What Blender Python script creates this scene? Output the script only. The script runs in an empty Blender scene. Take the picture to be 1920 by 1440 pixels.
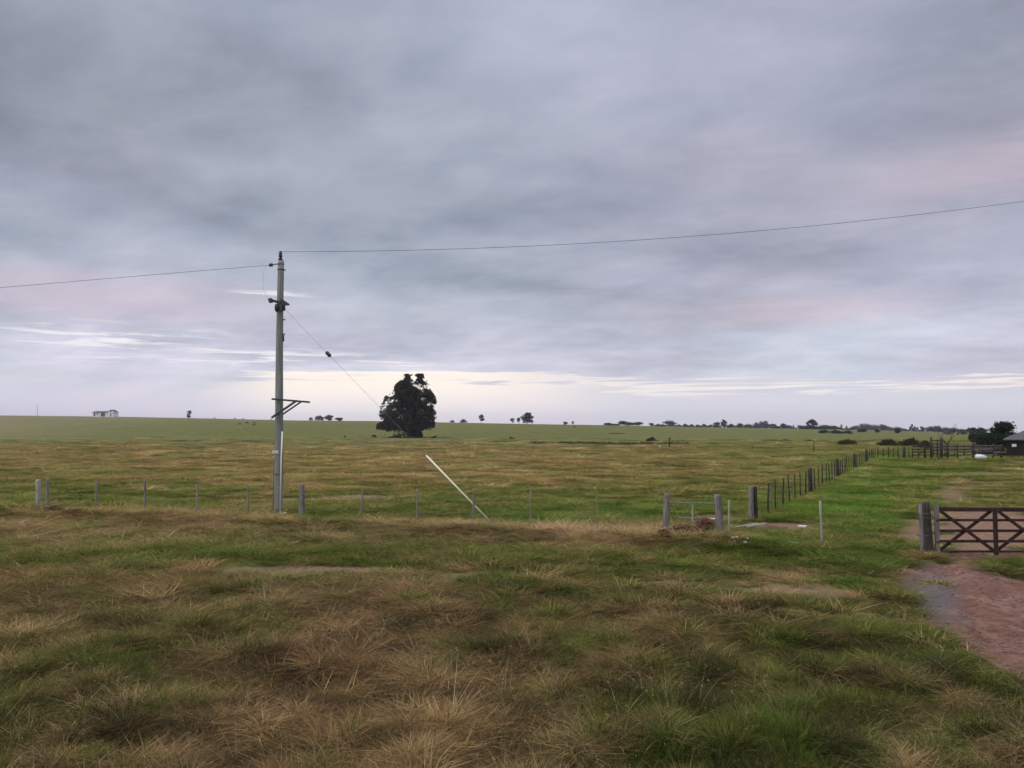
import bpy, bmesh, math, random
import numpy as np
from mathutils import Vector, Matrix, Quaternion

# ------------------------------------------------------------------ camera, light, exposure
SC = bpy.context.scene
COL = SC.collection
F = 1507.0; HOR = 806.0; CZ = 3.5
TH = math.atan((HOR - 720.0) / F)
cam_d = bpy.data.cameras.new('camera')
cam_d.sensor_fit = 'HORIZONTAL'; cam_d.sensor_width = 36.0
cam_d.lens = 36.0 * F / 1920.0
cam_d.clip_start = 0.1; cam_d.clip_end = 20000
cam = bpy.data.objects.new('camera', cam_d); COL.objects.link(cam)
cam.location = (0, 0, CZ); cam.rotation_euler = (math.pi / 2 + TH, 0, 0)
SC.camera = cam
SC.view_settings.view_transform = 'Standard'
SC.view_settings.look = 'None'
SC.view_settings.exposure = 0.0
SC.view_settings.gamma = 1.0
SC.view_settings.use_curve_mapping = False
SC.render.film_transparent = False
SC.cycles.use_denoising = True
SC.cycles.use_adaptive_sampling = True
SC.cycles.adaptive_threshold = 0.02
SC.cycles.max_bounces = 4
SC.cycles.diffuse_bounces = 2
SC.cycles.transmission_bounces = 3
SC.cycles.volume_bounces = 0
SC.cycles.transparent_max_bounces = 8

SUN_EL, SUN_AZ = math.radians(48), math.radians(-115)      # azimuth from +Y, towards -X
sun_d = bpy.data.lights.new('sun', 'SUN')
sun_d.energy = 1.5; sun_d.angle = math.radians(60); sun_d.color = (1.0, 0.95, 0.88)
sun = bpy.data.objects.new('sun', sun_d); COL.objects.link(sun)
sdir = Vector((math.sin(SUN_AZ) * math.cos(SUN_EL), math.cos(SUN_AZ) * math.cos(SUN_EL), math.sin(SUN_EL)))
sun.rotation_euler = sdir.to_track_quat('Z', 'Y').to_euler()


def lin(r, g, b):
    def f(c):
        c /= 255.0
        return c / 12.92 if c <= 0.04045 else ((c + 0.055) / 1.055) ** 2.4
    return (f(r), f(g), f(b), 1.0)


class NT:
    """small helper that writes node maths"""
    def __init__(self, tree):
        self.t = tree; tree.nodes.clear()

    def n(self, typ, **kw):
        nd = self.t.nodes.new(typ)
        for k, v in kw.items():
            setattr(nd, k, v)
        return nd

    def put(self, sock, val):
        if isinstance(val, bpy.types.NodeSocket):
            self.t.links.new(val, sock)
        elif val is not None:
            if hasattr(sock.default_value, '__len__') and not hasattr(val, '__len__'):
                val = [val] * len(sock.default_value)
            if hasattr(sock.default_value, '__len__') and len(sock.default_value) == 3 and len(val) == 4:
                val = val[:3]
            sock.default_value = val

    def m(self, op, a, b=None, c=None, clamp=False):
        nd = self.n('ShaderNodeMath', operation=op, use_clamp=clamp)
        for i, v in enumerate((a, b, c)):
            if v is not None:
                self.put(nd.inputs[i], v)
        return nd.outputs[0]

    def vm(self, op, a, b=None):
        nd = self.n('ShaderNodeVectorMath', operation=op)
        self.put(nd.inputs[0], a)
        if b is not None:
            self.put(nd.inputs[1], b)
        return nd.outputs[0]

    def comb(self, x, y, z):
        nd = self.n('ShaderNodeCombineXYZ')
        for i, v in enumerate((x, y, z)):
            self.put(nd.inputs[i], v)
        return nd.outputs[0]

    def noise(self, vec, scale, detail=4, rough=0.5, dist=0.0, color=False):
        nd = self.n('ShaderNodeTexNoise')
        self.put(nd.inputs['Vector'], vec)
        nd.inputs['Scale'].default_value = scale
        nd.inputs['Detail'].default_value = detail
        nd.inputs['Roughness'].default_value = rough
        nd.inputs['Distortion'].default_value = dist
        return nd.outputs[1 if color else 0]

    def ss(self, x, a, b, lo=0.0, hi=1.0):          # smoothstep from a to b
        nd = self.n('ShaderNodeMapRange', interpolation_type='SMOOTHSTEP')
        self.put(nd.inputs[0], x); self.put(nd.inputs[1], a); self.put(nd.inputs[2], b)
        self.put(nd.inputs[3], lo); self.put(nd.inputs[4], hi)
        return nd.outputs[0]

    def mix(self, f, a, b, mode='MIX'):
        nd = self.n('ShaderNodeMix', data_type='RGBA', blend_type=mode)
        self.put(nd.inputs[0], f); self.put(nd.inputs[6], a); self.put(nd.inputs[7], b)
        return nd.outputs[2]

    def ramp(self, x, stops, interp='EASE'):
        nd = self.n('ShaderNodeValToRGB')
        nd.color_ramp.interpolation = interp
        e = nd.color_ramp.elements
        while len(e) < len(stops):
            e.new(0.5)
        for i, (p, c) in enumerate(stops):
            e[i].position = p; e[i].color = c
        self.put(nd.inputs[0], x)
        return nd.outputs[0]

    def gauss(self, u, v, cu, cv, su, sv):
        a = self.m('POWER', self.m('ABSOLUTE', self.m('DIVIDE', self.m('SUBTRACT', u, cu), su)), 2.0)
        b = self.m('POWER', self.m('ABSOLUTE', self.m('DIVIDE', self.m('SUBTRACT', v, cv), sv)), 2.0)
        return self.m('EXPONENT', self.m('MULTIPLY', self.m('ADD', a, b), -1.0))


def build_world():
    w = bpy.data.worlds.new('World'); SC.world = w; w.use_nodes = True
    N = NT(w.node_tree)
    tc = N.n('ShaderNodeTexCoord').outputs['Generated']
    d = N.vm('NORMALIZE', tc)
    sx = N.n('ShaderNodeSeparateXYZ'); N.put(sx.inputs[0], d)
    x, y, z = sx.outputs
    zc = N.m('MAXIMUM', z, 0.0)
    hyp = N.m('SQRT', N.m('ADD', N.m('MULTIPLY', x, x), N.m('ADD', N.m('MULTIPLY', y, y), 1e-5)))
    u = N.m('MULTIPLY', N.m('ARCTAN2', x, y), 1507 * 1.06)      # azimuth
    v = N.m('MULTIPLY', N.m('DIVIDE', zc, hyp), 1507)           # elevation
    # cloud sheet seen in perspective
    inv = N.m('DIVIDE', 1.0, N.m('ADD', zc, 0.19))
    pl = N.comb(N.m('MULTIPLY', x, inv), N.m('MULTIPLY', y, inv), 0.0)
    flat = N.comb(x, y, N.m('MULTIPLY', zc, 6.0))
    n1 = N.noise(pl, 1.05, 5, 0.55, 0.2)
    sk = N.comb(N.m('ADD', N.m('MULTIPLY', x, inv), N.m('MULTIPLY', N.m('MULTIPLY', y, inv), .35)), N.m('MULTIPLY', N.m('MULTIPLY', y, inv), 1.25), 2.0)
    n2 = N.noise(sk, 2.9, 7, 0.58, 0.25)
    n3 = N.noise(N.vm('ADD', pl, (1.3, 9.1, 3)), 0.9, 2, 0.5)
    nf = N.noise(flat, 7.0, 4, 0.6, 0.4)                       # long streaks low down
    nf2 = N.noise(N.comb(N.m('MULTIPLY', x, .55), y, N.m('MULTIPLY', zc, 16.0)), 7.0, 4, 0.62, 0.6)
    t = N.m('DIVIDE', N.m('ADD', v, N.m('MULTIPLY', N.m('SUBTRACT', nf, 0.5), N.m('MINIMUM', N.m('MULTIPLY', v, 0.9), 130))), 1000.0, clamp=True)
    base = N.ramp(t, [
        (0.0, lin(226, 224, 236)), (0.045, lin(232, 229, 238)), (0.095, lin(214, 216, 229)),
        (0.17, lin(197, 200, 214)), (0.26, lin(181, 187, 201)), (0.38, lin(165, 171, 186)),
        (0.55, lin(165, 170, 184)), (0.72, lin(169, 174, 189)), (0.85, lin(172, 178, 194))], 'B_SPLINE')
    # hue drift: slate blue against mauve
    hue = N.ss(n3, 0.40, 0.62)
    base = N.mix(N.m('MULTIPLY', hue, 0.75), base, N.mix(1.0, base, (1.05, 0.96, 1.0, 1), 'MULTIPLY'))
    hue2 = N.ss(n2, 0.62, 0.38)
    base = N.mix(N.m('MULTIPLY', hue2, 0.6), base, N.mix(1.0, base, (0.94, 1.0, 1.045, 1), 'MULTIPLY'))
    # light and dark masses
    lum = N.m('ADD', N.m('MULTIPLY', N.m('SUBTRACT', n1, 0.5), 0.88), N.m('MULTIPLY', N.m('SUBTRACT', n2, 0.5), 0.78))
    hi = N.ss(v, 20, 150)
    lum = N.m('ADD', 1.0, N.m('MULTIPLY', lum, hi))
    big = N.m('MULTIPLY', N.gauss(u, v, 380, 640, 420, 190), 0.20)          # paler mass high on the right
    big = N.m('SUBTRACT', big, N.m('MULTIPLY', N.gauss(u, N.m('ADD', v, N.m('MULTIPLY', u, .16)), 120, 275, 330, 42), 0.17))
    big = N.m('SUBTRACT', big, N.m('MULTIPLY', N.gauss(u, v, 620, 320, 260, 60), 0.12))
    big = N.m('SUBTRACT', big, N.m('MULTIPLY', N.gauss(u, v, -850, 480, 330, 130), 0.13))
    big = N.m('SUBTRACT', big, N.m('MULTIPLY', N.gauss(u, N.m('ADD', v, N.m('MULTIPLY', N.m('ADD', u, 560), .25)), -600, 372, 190, 28), 0.12))
    big = N.m('ADD', big, N.m('MULTIPLY', N.gauss(u, v, -560, 470, 160, 26), 0.15))
    big = N.m('ADD', big, N.m('MULTIPLY', N.gauss(u, v, -880, 400, 190, 40), 0.10))
    big = N.m('SUBTRACT', big, N.m('MULTIPLY', N.gauss(u, v, -1050, 860, 420, 260), 0.16))
    big = N.m('SUBTRACT', big, N.m('MULTIPLY', N.gauss(u, v, 1080, 900, 330, 260), 0.14))
    lum = N.m('ADD', lum, big)
    cv = N.n('ShaderNodeVectorMath', operation='SCALE')
    N.put(cv.inputs[0], base); N.put(cv.inputs[3], lum)
    col = cv.outputs[0]
    # pink glows
    pn = N.m('ADD', N.m('MULTIPLY', N.m('SUBTRACT', nf2, 0.5), 60), v)
    pk = N.m('ADD', N.m('MULTIPLY', N.gauss(u, pn, 560, 208, 170, 26), 0.55),
             N.m('ADD', N.m('MULTIPLY', N.gauss(u, pn, 900, 430, 260, 45), 0.45),
                 N.m('MULTIPLY', N.gauss(u, pn, -760, 225, 330, 40), 0.45)))
    col = N.mix(N.m('MINIMUM', pk, 1.0), col, lin(226, 202, 212))
    # bright opening under the cloud base
    edge = N.m('ADD', 94, N.m('MULTIPLY', N.m('SUBTRACT', nf2, 0.5), 120))
    edge = N.m('ADD', edge, N.m('MULTIPLY', N.ss(u, -620, -380), 22))
    edge = N.m('SUBTRACT', edge, N.m('MULTIPLY', N.ss(u, -60, 320), 30))
    under = N.ss(v, edge, N.m('SUBTRACT', edge, 16))
    above = N.ss(v, 8, 46)
    side = N.m('MULTIPLY', N.ss(u, -640, -400), N.ss(u, 350, -120))
    thin = N.m('MULTIPLY', N.ss(v, N.m('SUBTRACT', edge, 26), N.m('SUBTRACT', edge, 10)), N.m('MULTIPLY', N.ss(u, -100, 200), N.ss(u, 2600, 1500)))
    glow = N.m('MULTIPLY', under, N.m('MAXIMUM', N.m('MULTIPLY', side, N.m('ADD', N.m('MULTIPLY', above, .5), .5)), N.m('MULTIPLY', thin, 0.85)))
    cream = N.mix(N.ss(v, 30, 80), (1.02, .95, .965, 1), (1.22, 1.08, .94, 1))
    col = N.mix(N.m('MULTIPLY', glow, 0.85), col, cream)
    # small lit rifts on the left
    rn = N.noise(N.comb(N.m('MULTIPLY', x, .6), y, N.m('MULTIPLY', zc, 11.0)), 13.0, 5, 0.62, 0.3)
    rift = N.ss(rn, 0.50, 0.63)
    rreg = N.m('ADD', N.gauss(u, v, -760, 160, 190, 22), N.m('ADD', N.gauss(u, v, -560, 128, 230, 20), N.m('MULTIPLY', N.gauss(u, v, -200, 130, 300, 14), .5)))
    rreg = N.m('ADD', rreg, N.m('MULTIPLY', N.gauss(u, v, -480, 246, 70, 10), 0.9))
    col = N.mix(N.m('MULTIPLY', N.m('MULTIPLY', rift, rreg), 0.9, clamp=True), col, (1.0, .98, 1.0, 1))
    # lavender at the far left of the horizon
    lav = N.m('MULTIPLY', N.ss(u, -650, -1000), N.ss(v, 90, 20))
    col = N.mix(N.m('MULTIPLY', lav, 0.7), col, lin(212, 210, 232))
    # brighter towards the zenith, as overcast skies are
    up = N.ss(z, 0.5, 0.9, 1.0, 2.4)
    cs = N.n('ShaderNodeVectorMath', operation='SCALE')
    N.put(cs.inputs[0], col); N.put(cs.inputs[3], up)
    col = cs.outputs[0]
    bg = N.n('ShaderNodeBackground'); N.put(bg.inputs[0], col); bg.inputs[1].default_value = 1.0
    sky = N.n('ShaderNodeTexSky', sky_type='NISHITA', sun_disc=False)
    sky.sun_elevation = SUN_EL; sky.sun_rotation = SUN_AZ
    sb = N.n('ShaderNodeBackground'); N.put(sb.inputs[0], sky.outputs[0]); sb.inputs[1].default_value = 0.1
    mx = N.n('ShaderNodeMixShader'); mx.inputs[0].default_value = 0.94
    N.t.links.new(sb.outputs[0], mx.inputs[1]); N.t.links.new(bg.outputs[0], mx.inputs[2])
    out = N.n('ShaderNodeOutputWorld'); N.t.links.new(mx.outputs[0], out.inputs[0])


build_world()

# ------------------------------------------------------------------ noise, terrain, photo-to-place helpers
def vnoise(x, y, seed=0):
    x = np.asarray(x, float); y = np.asarray(y, float)
    xi = np.floor(x).astype(np.int64); yi = np.floor(y).astype(np.int64)
    fx = x - xi; fy = y - yi
    fx = fx * fx * (3 - 2 * fx); fy = fy * fy * (3 - 2 * fy)

    def h(a, b):
        n = (a * 374761393 + b * 668265263 + seed * 974634777) & 0xffffffff
        n = ((n ^ (n >> 13)) * 1274126177) & 0xffffffff
        n = n ^ (n >> 16)
        return (n & 0xffff) / 65535.0
    return (h(xi, yi) * (1 - fx) + h(xi + 1, yi) * fx) * (1 - fy) + (h(xi, yi + 1) * (1 - fx) + h(xi + 1, yi + 1) * fx) * fy


def fbm(x, y, oct=4, seed=0):
    s = 0; a = 0.5; tot = 0
    for i in range(oct):
        s = s + a * vnoise(x * 2 ** i + 17.3 * i, y * 2 ** i - 9.1 * i, seed + i); tot += a; a *= 0.5
    return s / tot


def sstep(x, a, b):
    t = np.clip((np.asarray(x, float) - a) / (b - a), 0, 1)
    return t * t * (3 - 2 * t)


def uv_of(x, y):
    """plan coordinates: where a point of the flat plain lies by bearing (u) and range (v)"""
    x = np.asarray(x, float); y = np.maximum(np.asarray(y, float), 4.0)
    v = 720 - F * np.tan(np.arctan(-CZ / y) - TH)
    u = 960 + F * x / (y * math.cos(TH) - CZ * math.sin(TH))
    return u, v


DRIVE = [(1722, 1046), (1690, 1060), (1668, 1070), (1680, 1092), (1718, 1132), (1752, 1190), (1800, 1222), (1850, 1248), (1925, 1288),
         (2060, 1360), (2250, 1470), (2700, 1500), (2900, 1040), (2030, 1025), (1925, 1036), (1860, 1032), (1790, 1034), (1742, 1040)]
def inpoly(px, py, poly):
    px = np.asarray(px); py = np.asarray(py)
    c = np.zeros(px.shape, bool)
    n = len(poly)
    for i in range(n):
        x1, y1 = poly[i]; x2, y2 = poly[(i + 1) % n]
        if y1 == y2:
            continue
        k = ((y1 > py) != (y2 > py)) & (px < (x2 - x1) * (py - y1) / (y2 - y1) + x1)
        c ^= k
    return c


RX = [-1500, 0, 250, 400, 550, 720, 850, 1000, 1150, 1300, 1450, 1600, 1750, 1920, 3500]
RE = [30, 27.5, 24.5, 21.5, 18, 16.5, 13.8, 11, 9, 5.5, 3.0, 0.5, -4, -6, -8]


def ground(x, y):
    x = np.asarray(x, float); y = np.asarray(y, float)
    yy = np.maximum(y, 30)
    px = 960 + F * x / yy
    e = np.interp(px, RX, RE)
    zc = 3.5 + e / F * 900
    s = sstep(yy, 215, 980) * 0.75 + np.clip((yy - 215) / 685, 0, 1) * 0.25
    far = np.where(yy > 900, 3.5 + (e - (yy - 900) / 900 * 3.2) / F * yy, zc * s)
    k = sstep(yy, 850, 1000)
    z = zc * s * (1 - k) + far * k
    n = fbm(x / 3.1, y / 3.1, 4, 3) - 0.5
    z = z + n * 0.22 * (1 - sstep(yy, 60, 200))
    z = z + (fbm(x / 45.0, y / 45.0, 3, 8) - 0.5) * 0.5 * sstep(yy, 60, 220)
    # low bank in front of the fence
    lf = 37.2 - 0.33 * (x + 21.3)
    b = np.exp(-((y - (np.interp(x, [-30, -21, 5, 11], [39, 34.5, 26.2, 24]) - 1.0)) / 1.1) ** 2) * (1 - sstep(x, 7, 8.5))
    z = z + b * 0.22
    z = z - bed_depth(x + 0 * z, y + 0 * z).reshape(np.shape(z))
    # hummocks of the rough verge
    z = z + (fbm(x / 0.9, y / 0.9, 3, 21) - 0.5) * 0.42 * (1 - sstep(y, 16, 21)) * (1 - sstep(x - 0.45 * y, 1, 3))
    return z


def flat_xy(px, py):
    Y = -CZ / math.tan(TH + math.atan((720 - py) / F))
    return ((px - 960) / F * (Y * math.cos(TH) - CZ * math.sin(TH)), Y)


def bed_depth(x, y):
    out = np.zeros(np.shape(x)); m = (x > 5) & (x < 30) & (y > 5) & (y < 30)
    if not np.any(m):
        return out
    xm, ym = np.asarray(x)[m], np.asarray(y)[m]
    d = np.full(xm.shape, 1e9); W_ = [flat_xy(a, b) for a, b in DRIVE]
    for i in range(len(W_)):
        (x1, y1), (x2, y2) = W_[i], W_[(i + 1) % len(W_)]
        L2 = (x2 - x1) ** 2 + (y2 - y1) ** 2 + 1e-9
        t = np.clip(((xm - x1) * (x2 - x1) + (ym - y1) * (y2 - y1)) / L2, 0, 1)
        d = np.minimum(d, np.hypot(xm - x1 - t * (x2 - x1), ym - y1 - t * (y2 - y1)))
    sd = np.where(inpoly(xm, ym, W_), d, -d)
    # wheel ruts run from the gate towards the road
    ax, ay = flat_xy(1830, 1045); bx, by = flat_xy(2150, 1440); L = math.hypot(bx - ax, by - ay)
    nx_, ny_ = -(by - ay) / L, (bx - ax) / L
    q = (xm - ax) * nx_ + (ym - ay) * ny_ + (fbm(ym / 3.0, xm * 0 + 2, 2, 77) - .5) * .8
    rut = np.exp(-((q - .8) / .26) ** 2) + np.exp(-((q + .8) / .26) ** 2)
    out[m] = .11 * sstep(sd, -.25, .35) +   .09 * rut * sstep(sd, 0, .5)
    return out


def gz(x, y):
    return float(ground(x, y))


def P(px, py, Y):
    """the point at depth Y that the photograph shows at (px, py)"""
    dz = Y * math.tan(TH + math.atan((720 - py) / F))
    return Vector(((px - 960) / F * (Y * math.cos(TH) + dz * math.sin(TH)), Y, CZ + dz))


def hit(px, py):
    Y = CZ / math.tan(-(TH + math.atan((720 - py) / F))) if py > HOR + 3 else 900
    for _ in range(12):
        q = P(px, py, Y)
        g = gz(q.x, q.y)
        Y *= (CZ - g) / (CZ - q.z)
        Y = min(max(Y, 4), 3000)
    q = P(px, py, Y)
    return Vector((q.x, q.y, gz(q.x, q.y)))


def at(px, Y):
    x = (px - 960) / F * (Y * math.cos(TH))
    z = gz(x, Y)
    x = (px - 960) / F * (Y * math.cos(TH) + (z - CZ) * math.sin(TH))
    return Vector((x, Y, gz(x, Y)))


# plan of dry and green growth, by bearing and range
TU = np.array([0, 240, 480, 720, 960, 1200, 1440, 1680, 1920.])
TV = np.array([806, 812, 815, 820, 825, 835, 850, 870, 900, 920, 950, 980, 1000, 1020, 1040, 1060, 1085, 1110, 1150, 1200, 1260, 1330, 1440.])
DRY = np.array([
    [.70, .60, .45, .42, .40, .38, .38, .40, .4],
    [.80, .72, .50, .38, .36, .34, .34, .36, .4],
    [.80, .50, .28, .32, .32, .30, .34, .36, .36],
    [.74, .34, .24, .34, .30, .36, .36, .36, .3],
    [.55, .38, .40, .46, .34, .45, .38, .36, .2],
    [.62, .60, .60, .62, .60, .55, .40, .3, .1],
    [.66, .66, .68, .72, .70, .60, .45, .2, .1],
    [.60, .70, .70, .76, .80, .66, .50, .06, .35],
    [.45, .50, .62, .66, .66, .55, .50, .03, .42],
    [.22, .15, .42, .50, .38, .28, .20, .03, .45],
    [.22, .15, .42, .20, .14, .12, .06, .03, .5],
    [.60, .50, .50, .25, .08, .08, .04, .06, .35],
    [.62, .58, .60, .60, .62, .80, .25, .06, .3],
    [.38, .42, .50, .55, .62, .82, .18, .08, .3],
    [.10, .10, .25, .32, .28, .35, .12, .12, .3],
    [.20, .22, .35, .22, .20, .14, .20, .25, .2],
    [.72, .66, .62, .50, .40, .50, .48, .22, .2],
    [.72, .70, .68, .72, .58, .42, .28, .30, .4],
    [.62, .72, .75, .82, .72, .52, .24, .12, .3],
    [.60, .66, .75, .84, .76, .62, .30, .08, .2],
    [.60, .66, .72, .88, .82, .66, .32, .14, .2],
    [.55, .62, .72, .86, .76, .45, .20, .25, .35],
    [.50, .62, .66, .76, .66, .30, .20, .32, .4]])
HGT = np.array([
    [.10] * 9, [.10] * 9, [.10] * 9, [.10] * 9, [.10] * 9, [.10] * 9, [.10] * 9, [.10] * 7 + [.08, .08], [.10] * 7 + [.08, .08], [.09] * 7 + [.10, .08],
    [.10] * 7 + [.10, .07],
    [.20, .20, .20, .10, .09, .10, .10, .10, .06],
    [.32, .30, .30, .28, .28, .34, .12, .08, .05],
    [.26, .26, .28, .30, .30, .32, .12, .08, .05],
    [.12, .12, .14, .16, .14, .14, .12, .08, .05],
    [.10, .10, .08, .09, .09, .08, .08, .07, .05],
    [.18, .16, .12, .10, .12, .06, .06, .07, .05],
    [.26, .24, .24, .24, .22, .14, .09, .08, .06],
    [.32, .32, .34, .36, .36, .30, .16, .09, .06],
    [.38, .38, .38, .40, .40, .44, .26, .12, .08],
    [.40, .40, .42, .46, .46, .46, .38, .22, .10],
    [.42, .44, .46, .48, .48, .46, .44, .36, .24],
    [.46, .48, .48, .50, .50, .46, .44, .42, .40]])


def table(T, u, v):
    u = np.clip(u, 0, 1919.9); v = np.clip(v, 806, 1439.9)
    i = np.clip(np.searchsorted(TU, u, side='right') - 1, 0, len(TU) - 2)
    j = np.clip(np.searchsorted(TV, v, side='right') - 1, 0, len(TV) - 2)
    a = (u - TU[i]) / (TU[i + 1] - TU[i]); b = (v - TV[j]) / (TV[j + 1] - TV[j])
    return (T[j, i] * (1 - a) + T[j, i + 1] * a) * (1 - b) + (T[j + 1, i] * (1 - a) + T[j + 1, i + 1] * a) * b


def wob(x, y):
    u, v = uv_of(x, y)
    s = np.clip(600 / np.maximum(y, 6), 6, 60)
    return u + (fbm(x / 1.7, y / 1.7, 3, 40) - .5) * 3.0 * s, v + (fbm(x / 1.7, y / 1.7, 3, 50) - .5) * np.clip((v - 806) * .16, 0, 60)


# same corners as places on the ground
def plan(poly):
    return [tuple(hit(a, b)[:2]) for a, b in poly]


def driveness(x, y):
    """1 on bare drive, 0 on grass"""
    u, v = uv_of(x, y)
    s = 420 / np.maximum(y, 8)
    du = (fbm(x / 0.8, y / 0.8, 4, 60) - .5) * 1.6 * s
    dv = (fbm(x / 0.8, y / 0.8, 4, 61) - .5) * 0.7 * s
    a = inpoly(u + du, v + dv, DRIVE)
    isl = (((u + du - 1895) / 62) ** 2 + ((v + dv - 1056) / 17) ** 2) < 1
    isl2 = (((u + du - 1745) / 34) ** 2 + ((v + dv - 1081) / 4) ** 2) < 1
    return (a & ~isl & ~isl2).astype(float)


def soilness(x, y):
    """thin, worn ground"""
    u, v = uv_of(x, y)
    n = fbm(x / 1.3, y / 1.3, 4, 70) - .5
    n2 = fbm(x / 0.35, y / 0.35, 3, 71) - .5

    def blob(cu, cv, ru, rv, k=1.0):
        return k * np.clip(1.5 - (((u - cu) / ru) ** 2 + ((v - cv) / rv) ** 2) - n * 1.6 - n2 * .9, 0, 1)
    s = blob(1330, 1099, 230, 8, .8)
    s = np.maximum(s, blob(1500, 1108, 110, 8, .7))
    s = np.maximum(s, blob(1195, 1096, 60, 6, .9))
    s = np.maximum(s, blob(640, 1067, 110, 8, .85))
    s = np.maximum(s, blob(470, 1073, 180, 5, .5))
    s = np.maximum(s, blob(860, 1080, 200, 5, .4))
    s = np.maximum(s, blob(1460, 988, 105, 8, .9))       # trodden spot behind the opening
    s = np.maximum(s, blob(1345, 975, 70, 9, .8))
    s = np.maximum(s, blob(1715, 995, 34, 26, .8))
    s = np.maximum(s, blob(1850, 990, 120, 42, 1.0))     # behind the gate
    s = np.maximum(s, blob(1785, 928, 44, 24, .66))
    s = np.maximum(s, blob(1818, 906, 42, 15, .58))
    s = np.maximum(s, blob(1852, 892, 46, 9, .5))
    s = np.maximum(s, blob(1890, 875, 40, 7, .45))
    s = np.maximum(s, blob(1735, 1046, 26, 6, .9))
    s = np.maximum(s, blob(1640, 1160, 110, 16, .5))
    s = np.maximum(s, blob(1600, 1130, 60, 8, .4))
    s = np.maximum(s, 1.0 * driveness(x, y))
    return s


def dryness(x, y):
    u, v = wob(x, y)
    t = table(DRY, u, v); k = sstep(y, 30, 42) * (1 - sstep(y, 200, 300))
    return np.clip(t * (1 - .16 * k) + .07 * k, 0, 1)


# ------------------------------------------------------------------ materials
MATS = {}


def mat(name, col, rough=0.85, var=0.25, scale=6.0, stretch=(1, 1, 1), bump=0.0, col2=None, spec=0.2, metal=0.0, bump_scale=None):
    m = bpy.data.materials.new(name); m.use_nodes = True
    N = NT(m.node_tree)
    tc = N.n('ShaderNodeTexCoord').outputs['Object']
    vec = N.vm('MULTIPLY', tc, stretch)
    n1 = N.noise(vec, scale, 6, 0.62)
    n2 = N.noise(vec, scale * 4.3, 4, 0.6)
    f = N.ss(N.m('ADD', N.m('MULTIPLY', n1, .65), N.m('MULTIPLY', n2, .35)), .36, .64)
    a = tuple(c * (1 - var) for c in col[:3]) + (1,)
    b = (tuple(min(1, c * (1 + var)) for c in col[:3]) if col2 is None else tuple(col2[:3])) + (1,)
    c = N.mix(f, a, b)
    bs = N.n('ShaderNodeBsdfPrincipled')
    N.put(bs.inputs['Base Color'], c)
    bs.inputs['Roughness'].default_value = rough
    bs.inputs['Specular IOR Level'].default_value = spec
    bs.inputs['Metallic'].default_value = metal
    if bump:
        bp = N.n('ShaderNodeBump'); bp.inputs['Strength'].default_value = bump
        bp.inputs['Distance'].default_value = 0.02
        N.put(bp.inputs['Height'], N.noise(vec, bump_scale or scale * 3, 5, .6))
        N.put(bs.inputs['Normal'], bp.outputs[0])
    out = N.n('ShaderNodeOutputMaterial'); N.t.links.new(bs.outputs[0], out.inputs[0])
    MATS[name] = m
    return m


def leafmat(name, lo, hi, translucent=0.25, scale=0.35):
    m = bpy.data.materials.new(name); m.use_nodes = True
    N = NT(m.node_tree)
    at_ = N.n('ShaderNodeAttribute', attribute_name='shade').outputs['Fac']
    tc = N.n('ShaderNodeTexCoord').outputs['Object']
    f = N.m('ADD', N.m('MULTIPLY', at_, .6), N.m('MULTIPLY', N.noise(tc, scale, 3), .4))
    c = N.mix(f, lo + (1,), hi + (1,))
    d = N.n('ShaderNodeBsdfDiffuse'); N.put(d.inputs[0], c)
    t = N.n('ShaderNodeBsdfTranslucent'); N.put(t.inputs[0], c)
    mx = N.n('ShaderNodeMixShader'); mx.inputs[0].default_value = translucent
    N.t.links.new(d.outputs[0], mx.inputs[1]); N.t.links.new(t.outputs[0], mx.inputs[2])
    out = N.n('ShaderNodeOutputMaterial'); N.t.links.new(mx.outputs[0], out.inputs[0])
    MATS[name] = m
    return m


GREEN_D = (0.075, 0.108, 0.020); GREEN_L = (0.190, 0.230, 0.048)
TAN = (0.490, 0.355, 0.165); BROWN = (0.300, 0.192, 0.088)


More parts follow.
